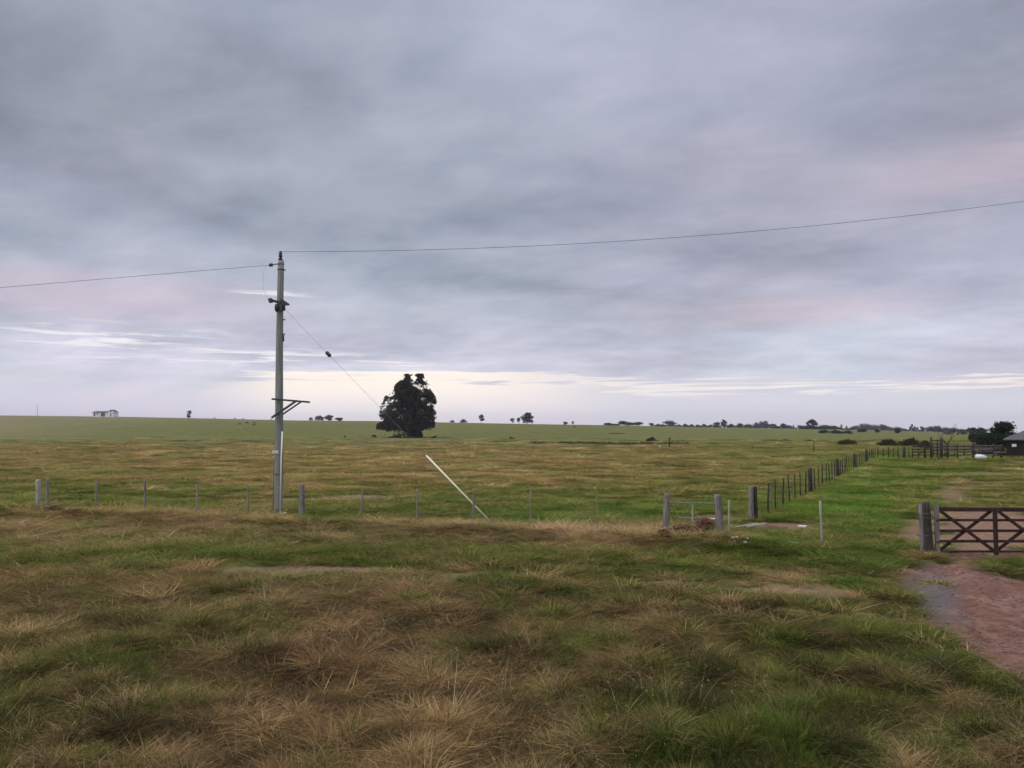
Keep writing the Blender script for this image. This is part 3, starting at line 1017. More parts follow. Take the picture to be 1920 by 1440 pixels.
# ------------------------------------------------------------------ trees and bushes
def leaf_quads(rng, centers, radii, per, size, droop=0.0, flat=1.0):
    """leaf-sized faces spread through lobes; returns verts, faces, shade"""
    C = np.repeat(centers, per, 0); R = np.repeat(radii, per, 0)
    n = len(C)
    d = rng.normal(size=(n, 3)); d /= np.linalg.norm(d, axis=1)[:, None]
    rr = np.minimum(np.abs(rng.normal(size=n)) * .34 + rng.random(n) ** .5 * .55, 1.5)
    p = C + d * rr[:, None] * R
    p[:, 2] -= droop * rng.random(n) * R[:, 2]
    s = size * (.5 + rng.random(n))
    nrm = rng.normal(size=(n, 3)); nrm[:, 2] *= flat; nrm /= np.linalg.norm(nrm, axis=1)[:, None]
    t = np.cross(nrm, rng.normal(size=(n, 3))); t /= np.linalg.norm(t, axis=1)[:, None]
    b = np.cross(nrm, t)
    asp = .45 + .35 * rng.random(n)
    v = np.stack([p - t * s[:, None], p + b * (s * asp)[:, None], p + t * s[:, None], p - b * (s * asp)[:, None]], 1).reshape(-1, 3)
    f = np.arange(n * 4).reshape(n, 4)
    sh = np.repeat(np.clip(rng.random(n) * .6 + np.repeat(rng.random(len(centers)), per) * .4, 0, 1), 4)
    return v, f, sh


def tree(name, base, H, W, style, leaf, bark, label, cat='tree', group=None, seed=0, lobes=18, per=55, leafsize=None, trunk_h=None, topshape=None, depth=None):
    rng = np.random.default_rng(seed); rnd = random.Random(seed)
    D = depth or W
    root = empty(name, base, label, cat, group)
    if style == 'round': z0 = .03
    elif style == 'umbrella': z0 = .10
    elif style == 'lollipop': z0 = .25
    elif style == 'tall': z0 = .15
    elif style == 'bush': z0 = .0
    else: z0 = .2
    if trunk_h is not None: z0 = trunk_h
    c = []; r = []
    for i in range(lobes):
        for _ in range(60):
            a = rnd.uniform(0, 2 * math.pi); q = math.sqrt(rnd.random()); t = rnd.random()
            if style == 'bush': prof = math.sqrt(max(0, 1 - t ** 1.7))
            elif style == 'umbrella': prof = (.5 + .5 * min(1, t * 1.8)) * math.sqrt(max(.15, 1 - max(0, t - .45) ** 2 * 2.3))
            elif style == 'tall': prof = math.sin(math.pi * min(1, .15 + t * .85)) ** .6
            elif style == 'lollipop': prof = math.sqrt(max(0, 1 - (2 * t - 1) ** 2)) * .9 + .1
            else: prof = math.sqrt(max(0, 1 - (1.55 * t - .62) ** 2)) if 1.55 * t - .62 < 1 else .2
            if prof > .15: break
        lr = W * (.13 + .09 * rnd.random()) * (.75 if style == 'tall' else 1)
        x = math.cos(a) * q * max(0, prof * W / 2 - lr * .6); y = math.sin(a) * q * max(0, prof * D / 2 - lr * .6)
        zr = lr * (.6 if style in ('umbrella', 'bush') else .8) * rnd.uniform(.7, 1.2)
        zr = min(zr, H * .3)
        z = z0 * H + zr * .7 + t * ((1 - z0) * H - zr * 1.7)
        c.append((x, y, z)); r.append((lr, lr, zr))
    c = np.array(c); r = np.array(r)
    ls = leafsize or max(.10, W * .035)
    v, f, sh = leaf_quads(rng, c, r, per, ls, .3)
    k = v[:, 2] < .02
    v[k, 2] = .02 + rng.random(k.sum()) * .1
    me = raw_mesh('crown', v, f, leaf, {'shade': sh})
    o = bpy.data.objects.new('foliage' if cat == 'bush' else 'crown', me); COL.objects.link(o); o.parent = root
    # trunk and limbs reaching into the lobes
    mb = MB()
    tr = max(.05, H * .022) * (1.0 if style != 'bush' else .6)
    fork = Vector((0, 0, max(.15 * H, z0 * H * .9)))
    mb.tube([(0, 0, -.2), (rnd.uniform(-.05, .05) * W * .2, 0, fork.z * .5), fork], [tr * 1.35, tr, tr * .8], 7)
    for i in range(0, lobes, 2 if lobes < 30 else 3):
        e = Vector(c[i]); m_ = (fork + e) / 2 + Vector((0, 0, -.06 * H * rnd.random()))
        mb.tube([fork - Vector((0, 0, tr)), m_, e], [tr * .55, tr * .32, tr * .1], 5, cap=False)
    t_ = mb.build('stems' if cat == 'bush' else 'trunk', bark, root)
    return root


def build_main_tree():
    # big multi-stemmed eucalyptus, silhouette laid out lobe by lobe
    Y0 = 300
    base = P(766, 822, Y0); base.z = gz(base.x, base.y)
    mpp = Y0 / F
    root = empty('eucalyptus_tree', base, 'large dark eucalyptus standing alone in the pasture beyond the white guy tube', 'tree')
    rng = np.random.default_rng(77); rnd = random.Random(77)
    cx = 766
    # half widths of the crown by height (px above the ground)
    prof = [(6, -44, 30), (16, -54, 46), (24, -54, 44), (34, -48, 44), (46, -50, 50), (58, -48, 46), (70, -44, 50), (82, -38, 44), (94, -30, 40), (104, -18, 34), (112, -14, 28), (118, -8, 25)]
    hs = [a for a, b, c_ in prof]
    L = [b for a, b, c_ in prof]; R = [c_ for a, b, c_ in prof]
    C = []; RR = []
    for i in range(330):
        h = 10 + 106 * (rnd.random() ** .95)
        l = np.interp(h, hs, L); r_ = np.interp(h, hs, R)
        mid = (l + r_) / 2; hw = (r_ - l) / 2
        a = rnd.uniform(0, 2 * math.pi); q = .25 + .75 * math.sqrt(rnd.random())
        rad = rnd.uniform(2.0, 5.2)
        x = mid + math.cos(a) * q * (hw - rad * .8); y = math.sin(a) * q * (hw - rad * .8)
        C.append((x * mpp, y * mpp, h * mpp - .3)); RR.append((rad * mpp * rnd.uniform(.8, 1.6), rad * mpp * rnd.uniform(.8, 1.6), rad * mpp * rnd.uniform(.55, 1.15)))
    # the two heads at the top, the skirts low on the sides, the outer tufts
    for x, h, r_ in ((0, 116, 5), (-6, 112, 5), (20, 117, 5), (16, 113, 5), (26, 115, 3.5), (-44, 31, 7), (-50, 28, 5), (-36, 33, 7), (44, 36, 4), (46, 52, 4), (48, 63, 4), (45, 72, 4),
                     (-48, 52, 4), (-44, 82, 3.5), (42, 92, 3.5), (38, 84, 4), (-30, 100, 4), (34, 26, 6), (40, 23, 4), (-20, 20, 5), (-38, 24, 6), (49, 41, 3), (-46, 62, 4), (-42, 72, 4)):
        for k in range(3):
            C.append(((x + rnd.uniform(-2, 2)) * mpp, rnd.uniform(-2.2, 2.2), h * mpp - .3 + rnd.uniform(-.3, .3)))
            RR.append((r_ * mpp * 1.15, r_ * mpp * 1.15, r_ * mpp * .6))
    C = np.array(C); RR = np.array(RR)
    # leaf sprays fill the outline where a knotted density field allows them
    n = 420000
    h = rng.uniform(3, 121, n); l = np.interp(h, hs, L); r_ = np.interp(h, hs, R)
    ang = np.arctan2(rng.normal(size=n), rng.normal(size=n)); q = np.sqrt(rng.random(n)) * 1.12
    x = (l + r_) / 2 + np.cos(ang) * q * (r_ - l) / 2; y = np.sin(ang) * q * (r_ - l) / 2
    dens = .60 * fbm(x / 9 + y / 23, h / 6.5 + np.abs(x) / 14, 4, 401) + .40 * fbm(y / 9 + 40 + x / 30, h / 7, 3, 402)
    fine = fbm(x / 2.6 + y / 3, h / 2.2, 3, 403)
    # boughs droop outwards from the stems
    arm = fbm(np.arctan2(h - 8, np.abs(x) + 6) * 7 + np.sign(x) * 5, np.hypot(x, h) / 16 + y / 40, 3, 404)
    lim = .496 + .10 * sstep(q, .45, 1.1) + .06 * np.exp(-((x - 16) / 14) ** 2 - ((h - 78) / 16) ** 2) + .25 * np.exp(-((x - 8) / 4.5) ** 2 - ((h - 115) / 9) ** 2)
    lim = lim + .03 * sstep(h, 108, 121) - .06 * np.exp(-((np.abs(x - 8) - 13) / 7) ** 2 - ((h - 112) / 8) ** 2) - .05 * np.exp(-((x + 40) / 10) ** 2 - ((h - 30) / 8) ** 2) - .05 * np.exp(-((h - 45) / 30) ** 2)
    lim = lim + .18 * (1 - sstep(h, 10, 20)) * (1 - sstep(x, -4, 6)) + .18 * (1 - sstep(h, 12, 24)) * sstep(x, 22, 30)
    lim = lim + .10 * np.exp(-((x + 28) / 7) ** 2 - ((h - 70) / 6) ** 2) + .08 * np.exp(-((x + 6) / 5) ** 2 - ((h - 52) / 10) ** 2)
    k = .62 * dens + .38 * arm + .34 * (fine - .5) > lim
    k &= rng.random(n) < .55
    p = np.stack([x[k] * mpp, y[k] * mpp, h[k] * mpp - .3], -1)
    v1, f1, s1 = leaf_quads(rng, p, np.full((len(p), 3), .12), 1, .24, .2, .9)
    v, f, sh = v1, f1, s1
    print('eucalyptus leaves', len(f))
    me = raw_mesh('crown', v, f, L_EUC, {'shade': sh})
    o = bpy.data.objects.new('crown', me); COL.objects.link(o); o.parent = root
    mb = MB()
    stems = [(0, 0, 1.05, 116, 3), (1.6, .3, .5, 98, 20), (-1.2, -.3, .45, 92, -22), (2.8, .6, .5, 70, 32), (-2.0, .5, .4, 60, -36), (.8, -.9, .5, 86, 10), (3.6, .1, .35, 46, 40), (-.6, .9, .4, 104, -8)]
    tops = []
    for x, y, r_, h, tx in stems:
        top = Vector((tx * mpp, y * 2.5, h * mpp)); b = Vector((x, y, -.4))
        pts = [b, b.lerp(top, .15) + Vector((-.12 * tx * mpp, 0, .6)), b.lerp(top, .5) + Vector((-.1 * tx * mpp, 0, .8)), top]
        mb.tube(pts, [r_ * .62, r_ * .45, r_ * .26, r_ * .06], 8, rough=.06, rnd=rnd)
        tops.append(pts)
    for i in range(0, 330, 2):
        c = Vector(C[i]); pts = tops[i % len(tops)]
        z = max(min(c.z - 1.4, pts[-1].z * .9), 1.5)
        # point on that stem at height z
        q = pts[-1]
        for a, b in zip(pts[:-1], pts[1:]):
            if a.z <= z <= b.z:
                q = a.lerp(b, (z - a.z) / (b.z - a.z)); break
        mb.tube([q, q.lerp(c, .5) + Vector((0, 0, .3)), c], [.13, .08, .03], 5, cap=False)
    mb.build('trunk', M_BARKG, root)
    # fallen dark bough on the ground at the foot
    mb = MB()
    a = at(728, 296); b = at(752, 297)
    mb.tube([a + Vector((0, 0, .2)), a.lerp(b, .4) + Vector((0, 0, .45)), b + Vector((0, 0, .3))], [.12, .25, .3], 7)
    for k in range(7):
        q = a.lerp(b, .1 + .12 * k) + Vector((0, 0, .3))
        mb.tube([q, q + Vector((rnd.uniform(-1, 1), rnd.uniform(-.5, .5), rnd.uniform(.1, .7)))], [.08, .02], 5)
    mb.build('fallen_bough', M_DARKW, None, a)
    tag(bpy.data.objects['fallen_bough'], 'dark fallen bough lying at the foot of the big eucalyptus', 'branch')


build_main_tree()

ST = {'r': 'round', 'u': 'umbrella', 'l': 'lollipop', 't': 'tall', 'b': 'bush'}
# px, top, base, width px, depth m, style, leaf, label, group
g_far = 'hazy trees of the far treeline'
g_mid = 'dark trees of the nearer grove'
TREES = [
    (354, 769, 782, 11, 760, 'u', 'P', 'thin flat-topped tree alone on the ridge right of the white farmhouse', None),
    (583, 782, 789, 9, 880, 'r', 'P', 'faint pale little tree at the left end of the ridge clump', None),
    (599, 778, 790, 22, 880, 'r', 'M', 'domed tree, first of the ridge clump right of the utility pole', None),
    (617, 777, 790, 20, 885, 'u', 'M', 'rounded tree in the middle of the ridge clump right of the utility pole', None),
    (636, 782, 791, 16, 890, 'u', 'D', 'smaller spreading tree at the right end of the ridge clump', None),
    (903, 777, 794, 13, 860, 'l', 'M', 'lollipop shaped tree alone on the ridge right of the big eucalyptus', None),
    (961, 783, 795, 10, 880, 'l', 'M', 'small round headed tree on the ridge, left of the pale wispy one', None),
    (973, 783, 795, 9, 880, 'l', 'P', 'pale wispy tree touching the dense ridge tree', None),
    (989, 772, 796, 27, 870, 'r', 'D', 'largest dense round tree on the central ridge', None),
    (1060, 790, 798, 9, 900, 'r', 'M', 'squat little tree on the ridge beyond the stock post', None),
    (1074, 789, 798, 5, 900, 't', 'P', 'slim upright sapling right of the squat ridge tree', None),
    (1140, 792, 800, 16, 850, 'r', 'D', 'low dark tree at the left end of the ridge thicket', None),
    (1153, 794, 801, 18, 850, 'b', 'M', 'lowest spreading tree inside the ridge thicket', None),
    (1168, 788, 801, 17, 850, 'u', 'D', 'flat-topped taller tree in the middle of the ridge thicket', None),
    (1180, 791, 801, 16, 850, 'r', 'M', 'grey tree between the two flat tops of the ridge thicket', None),
    (1196, 790, 801, 22, 850, 'u', 'D', 'wide flat-topped tree at the right end of the ridge thicket', None),
    (1222, 791, 799, 9, 1000, 'r', 'D', 'small tree opening the long hedge line right of the thicket', None),
    (1256, 787, 799, 26, 1000, 'u', 'D', 'ragged spiky tree standing out of the long hedge line', None),
    (1344, 790, 801, 13, 1000, 'r', 'D', 'round tree near the right end of the long hedge line', None),
    (1357, 786, 803, 13, 950, 't', 'D', 'dark upright tree closing the long hedge line', None),
    (1371, 794, 803, 16, 1000, 'r', 'D', 'hazy tree of the far line right of the hedge', g_far),
    (1387, 792, 804, 18, 1000, 'r', 'D', 'hazy tree of the far line right of the hedge', g_far),
    (1404, 794, 804, 16, 1000, 'r', 'D', 'hazy tree of the far line right of the hedge', g_far),
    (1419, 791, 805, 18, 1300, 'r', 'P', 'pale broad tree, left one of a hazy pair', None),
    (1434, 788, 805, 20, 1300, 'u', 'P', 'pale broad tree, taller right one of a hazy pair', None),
    (1449, 793, 805, 13, 1100, 'r', 'M', 'grey rounded tree left of the dark narrow tree', None),
    (1458, 798, 807, 12, 900, 'b', 'D', 'low dark bushy tree against the narrow tree', None),
    (1468, 793, 808, 11, 850, 't', 'D', 'dark narrow tree in front of the pale far trees', None),
    (1478, 796, 808, 13, 900, 'r', 'P', 'thin grey tree right of the dark narrow tree', None),
    (1488, 795, 806, 4, 1100, 't', 'P', 'faint needle-thin tree in the gap of the treeline', None),
    (1502, 796, 808, 18, 1000, 'r', 'M', 'grey domed tree at the left edge of the dark grove', None),
    (1514, 797, 809, 22, 800, 'r', 'D', 'dark tree of the nearer grove below the tall head', g_mid),
    (1523, 785, 809, 17, 800, 't', 'D', 'tallest dark tree of the grove with a rounded head', None),
    (1533, 798, 809, 20, 800, 'r', 'D', 'dark tree of the nearer grove below the tall head', g_mid),
    (1546, 795, 808, 26, 820, 'r', 'D', 'dark tree of the grove right of the tallest one', None),
    (1563, 797, 808, 22, 840, 'r', 'D', 'dark tree sloping down at the right of the grove', None),
    (1578, 795, 808, 5, 950, 't', 'D', 'slim dark poplar right of the grove', None),
    (1587, 798, 808, 5, 1000, 't', 'P', 'short faint poplar right of the slim dark one', None),
    (1606, 797, 810, 22, 1300, 'r', 'P', 'purplish tree at the left shoulder of the far rise', None),
    (1621, 793, 810, 26, 1300, 'u', 'P', 'purplish broad crowned tree topping the far rise', None),
    (1638, 794, 810, 24, 1300, 'r', 'P', 'hazy tree of the far rise', g_far + ' on the rise'),
    (1656, 795, 811, 14, 1200, 'u', 'P', 'flat tufted tree standing proud of the far rise', None),
    (1668, 799, 811, 18, 1300, 'r', 'P', 'hazy tree of the far rise', g_far + ' on the rise'),
    (1682, 799, 812, 18, 1300, 'r', 'P', 'hazy tree of the far rise', g_far + ' on the rise'),
    (1694, 802, 812, 12, 1300, 'r', 'P', 'lowest hazy tree ending the far rise', None),
    (1616, 803, 813, 16, 600, 'r', 'D', 'dark bushy tree in front of the far rise', None),
    (1644, 804, 814, 9, 600, 'r', 'D', 'small dark tree on the plain beyond the corner post', None),
    (1683, 803, 816, 11, 520, 't', 'D', 'dark squarish tree on the plain above the long bush', None),
    (1711, 795, 812, 9, 1000, 't', 'M', 'tall hazy tree at the left of the line behind the corral', None),
    (1720, 800, 812, 7, 1000, 'r', 'P', 'little pale tree in the dip of the line behind the corral', None),
    (1728, 798, 812, 9, 1000, 'r', 'M', 'round hazy tree right of the dip behind the corral', None),
    (1744, 798, 813, 20, 1000, 'r', 'P', 'hazy tree of the line behind the corral', g_far + ' behind the corral'),
    (1758, 797, 813, 18, 1000, 'r', 'P', 'hazy tree of the line behind the corral', g_far + ' behind the corral'),
    (1773, 799, 813, 18, 1000, 'r', 'P', 'hazy tree of the line behind the corral', g_far + ' behind the corral'),
    (1789, 800, 813, 16, 1000, 'r', 'P', 'hazy tree of the line behind the corral', g_far + ' behind the corral'),
    (1804, 803, 813, 14, 1000, 'r', 'M', 'low hazy tree right of the bare tree', None),
    (1824, 799, 817, 16, 500, 'l', 'M', 'grey green tree left of the dark trees by the shed', None),
    (1840, 801, 822, 18, 330, 'r', 'M', 'mid green tree just left of the dark trees by the shed', None),
    (1826, 813, 836, 16, 220, 'u', 'M', 'thin spreading shrubby tree behind the corral rails', None),
]
LM = {'P': L_PURP, 'M': L_MID, 'D': L_DARK}
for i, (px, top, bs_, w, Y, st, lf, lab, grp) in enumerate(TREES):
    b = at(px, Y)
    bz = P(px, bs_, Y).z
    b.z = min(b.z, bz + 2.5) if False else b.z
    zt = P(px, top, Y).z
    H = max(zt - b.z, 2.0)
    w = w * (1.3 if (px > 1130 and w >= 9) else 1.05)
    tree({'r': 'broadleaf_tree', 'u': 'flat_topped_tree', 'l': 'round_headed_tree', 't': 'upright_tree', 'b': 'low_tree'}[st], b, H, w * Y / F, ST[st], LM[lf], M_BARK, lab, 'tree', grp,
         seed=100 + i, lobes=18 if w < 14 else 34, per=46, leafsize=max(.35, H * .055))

# long hedge line on the ridge
for k, px in enumerate((1234, 1243, 1272, 1284, 1296, 1308, 1320, 1332)):
    Y = 1000; b = at(px, Y); H = max(P(px, 794 + (k % 3) * .7, Y).z - b.z, 2)
    tree('hedge_tree', b, H, 14 * Y / F, 'bush', L_DARK, M_BARK, 'low dark tree merged into the long hedge line on the ridge', 'tree', 'low trees of the long hedge line',
         seed=300 + k, lobes=12, per=40, leafsize=.5)

BUSHES = [
    (848, 787, 793, 14, 880, L_DARK, 'small low bush, left of two on the ridge right of the eucalyptus'),
    (868, 785, 794, 20, 880, L_DARK, 'wider low bush, right of two on the ridge right of the eucalyptus'),
    (1222, 819, 830, 23, 225, L_BUSH, 'round olive bush alone in the pasture left of the stock post'),
    (1589, 823, 836, 43, 180, L_BUSH, 'dark rounded thicket above the diagonal fence'),
    (1666, 821, 838, 44, 168, L_BUSH, 'left half of the long dark bush behind the corner post'),
    (1708, 818, 838, 60, 166, L_BUSH, 'right, taller half of the long dark bush behind the corner post'),
    (1735, 825, 842, 30, 150, L_MID, 'grey green bush tucked behind the tall corral posts'),
    (1545, 804, 815, 30, 480, L_MID, 'grey hedge bush in front of the dark grove, left piece'),
    (1568, 805, 816, 34, 470, L_DARK, 'dark hedge bush in front of the dark grove, middle piece'),
    (1590, 806, 816, 24, 470, L_MID, 'grey hedge bush in front of the dark grove, right piece'),
    (1448, 826, 832, 40, 250, L_BUSH, 'flat dark rushy patch far in the pasture, left of the next'),
    (1472, 824, 831, 22, 250, L_BUSH, 'small humped dark bush at the end of the flat rushy patch'),
    (1516, 826, 831, 14, 250, L_BUSH, 'low dark clump between the rushy patch and the thicket'),
    (1545, 829, 832, 30, 240, L_BUSH, 'thin dark streak of rushes left of the dark thicket'),
    (1155, 812, 815, 34, 400, L_BUSH, 'thin dark strip of brush high in the green field'),
    (1842, 814, 852, 56, 109, L_DARK, 'dense dark bush against the left side of the shed'),
    (1874, 812, 852, 60, 108, L_DARK, 'dense dark bush pressed against the shed wall'),
    (140, 952, 972, 66, 31.5, L_RUST, 'dead rust brown brush on the bank below the paired posts'),
    (100, 948, 966, 36, 33.0, L_RUST, 'smaller dead brown brush left of the large one on the bank'),
    (1286, 981, 1008, 78, 25.9, L_RUST, 'rusty dead brush heaped inside the timber opening'),
    (1322, 969, 1008, 66, 26.1, L_RUST, 'taller rusty brush heaped against the right opening post'),
    (1245, 1000, 1012, 28, 25.0, L_RUST, 'small rusty clump in front of the left opening post'),
]
for i, (px, top, bs_, w, Y, lf, lab) in enumerate(BUSHES):
    b = at(px, Y); H = max(P(px, top, Y).z - b.z, .25)
    near = Y < 60
    tree('dead_bush' if near else 'bush', b, H, w * Y / F, 'bush', lf, M_DARKW, lab, 'bush', None, seed=500 + i, lobes=34 if near else 24,
         per=120 if near else 90, leafsize=.028 if near else max(.12, w * Y / F * .018), depth=(1.0 if near else None) if w * Y / F < 4 else min(w * Y / F, 4))

# rush-lined ditch
for k, (p0, p1, Y, yy, n) in enumerate(((1000, 1130, 205, 832, 16), (1130, 1290, 192, 834, 22))):
    rng = np.random.default_rng(900 + k); C = []; RR = []
    root = at((p0 + p1) / 2, Y)
    for j in range(n):
        q = at(p0 + (p1 - p0) * (j + rng.random() * .8) / n, Y + rng.normal() * 1.5)
        hh = .22 + .25 * rng.random()
        C.append((q.x - root.x, q.y - root.y, q.z - root.z + hh * .8)); RR.append((1.0 + rng.random() * .6, .8, hh))
    v, f, sh = leaf_quads(rng, np.array(C), np.array(RR), 60, .16, .2)
    me = raw_mesh('ditch_rushes', v, f, L_BUSH, {'shade': sh})
    o = bpy.data.objects.new('ditch_rushes', me); COL.objects.link(o); o.location = root
    tag(o, ['faint far strip of rushes along the ditch', 'dark strip of rushes along the ditch by the stock post'][k], None, None, 'stuff')

# hedgerows: low continuous scrub under the far trees
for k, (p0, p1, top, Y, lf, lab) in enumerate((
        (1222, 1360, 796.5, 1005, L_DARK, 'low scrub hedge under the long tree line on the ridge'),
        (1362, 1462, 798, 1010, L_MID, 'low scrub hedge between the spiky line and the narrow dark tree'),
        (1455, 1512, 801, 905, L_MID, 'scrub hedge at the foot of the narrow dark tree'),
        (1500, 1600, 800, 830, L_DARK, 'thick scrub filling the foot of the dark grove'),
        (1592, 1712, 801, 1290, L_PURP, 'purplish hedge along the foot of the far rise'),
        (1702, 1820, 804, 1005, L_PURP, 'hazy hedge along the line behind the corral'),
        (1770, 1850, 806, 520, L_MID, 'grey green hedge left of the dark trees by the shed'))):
    rng = np.random.default_rng(950 + k); C = []; RR = []
    root = at((p0 + p1) / 2, Y); mpp = Y / F; n = int((p1 - p0) / 3.2)
    for j in range(n):
        q = at(p0 + (p1 - p0) * (j + rng.random()) / n, Y + rng.normal() * 4)
        H = max(P(960, top, Y).z - q.z, 1.5) * (.45 + .75 * rng.random())
        for _ in range(3):
            C.append((q.x - root.x + rng.normal() * mpp, q.y - root.y, q.z - root.z + H * rng.uniform(.2, .75))); RR.append((mpp * 2.6 * rng.uniform(.6, 1.3), mpp * 2.0, H * .3))
    v, f, sh = leaf_quads(rng, np.array(C), np.array(RR), 30, mpp * .75, .1)
    me = raw_mesh('hedgerow', v, f, lf, {'shade': sh})
    o = bpy.data.objects.new('hedgerow', me); COL.objects.link(o); o.location = root
    tag(o, lab, 'hedge')

# dark tree beside the shed and the bare tree
b = at(1881, 118); tree('spreading_tree', b, P(1881, 785, 118).z - b.z, 52 * 118 / F, 'round', L_DARK, M_BARK,
                        'dark spreading tree rising behind the shed roof', seed=41, lobes=44, per=110, leafsize=.13, trunk_h=.2)
b = at(1856, 120); tree('spreading_tree', b, P(1856, 808, 120).z - b.z, 36 * 120 / F, 'round', L_DARK, M_BARK,
                        'lower dark tree left of the one behind the shed roof', seed=42, lobes=30, per=110, leafsize=.12, trunk_h=.1)


def bare_tree():
    Y = 106; b = at(1776, Y)
    root = empty('bare_tree', b, 'leafless forked tree standing among the corral rails', 'tree')
    rnd = random.Random(12)
    mb = MB(); tw = MB()
    mpp = Y / F

    def grow(m, p, d, L, r, lvl):
        q = p + d * L
        mid = p + d * (L * .5) + Vector((rnd.uniform(-1, 1), rnd.uniform(-1, 1), 0)) * L * .08
        m.tube([p, mid, q], [r, r * .8, r * .55], 6 if lvl < 2 else 4, cap=False)
        if lvl >= 5: return
        for k in range(2 if lvl > 0 else 3):
            nd = (d + Vector((rnd.uniform(-.8, .8), rnd.uniform(-.8, .8), rnd.uniform(-.05, .45)))).normalized()
            grow(tw if lvl >= 1 else m, q, nd, L * rnd.uniform(.62, .85), r * .55, lvl + 1)
    mb.tube([(0, 0, -.2), (.05, 0, 1.0), (-.05, 0, 1.7)], [.17, .14, .12], 8)
    mb.tube([(-.05, 0, 1.6), (-.5, .1, 2.3), (-.9, .1, 2.7)], [.09, .07, .05], 6)
    mb.tube([(-.05, 0, 1.6), (.45, -.1, 2.2), (.7, -.1, 2.9)], [.1, .08, .055], 6)
    grow(mb, Vector((-.9, .1, 2.7)), Vector((-.25, 0, 1)).normalized(), .55, .045, 1)
    grow(mb, Vector((-.5, .1, 2.3)), Vector((.2, .3, 1)).normalized(), .6, .04, 1)
    grow(mb, Vector((.7, -.1, 2.9)), Vector((.35, 0, 1)).normalized(), .55, .05, 1)
    grow(mb, Vector((.45, -.1, 2.2)), Vector((.6, -.2, .8)).normalized(), .6, .04, 1)
    mb.build('trunk', M_BARK, root); tag(tw.build('twigs', M_BARK, root), kind='stuff')


bare_tree()

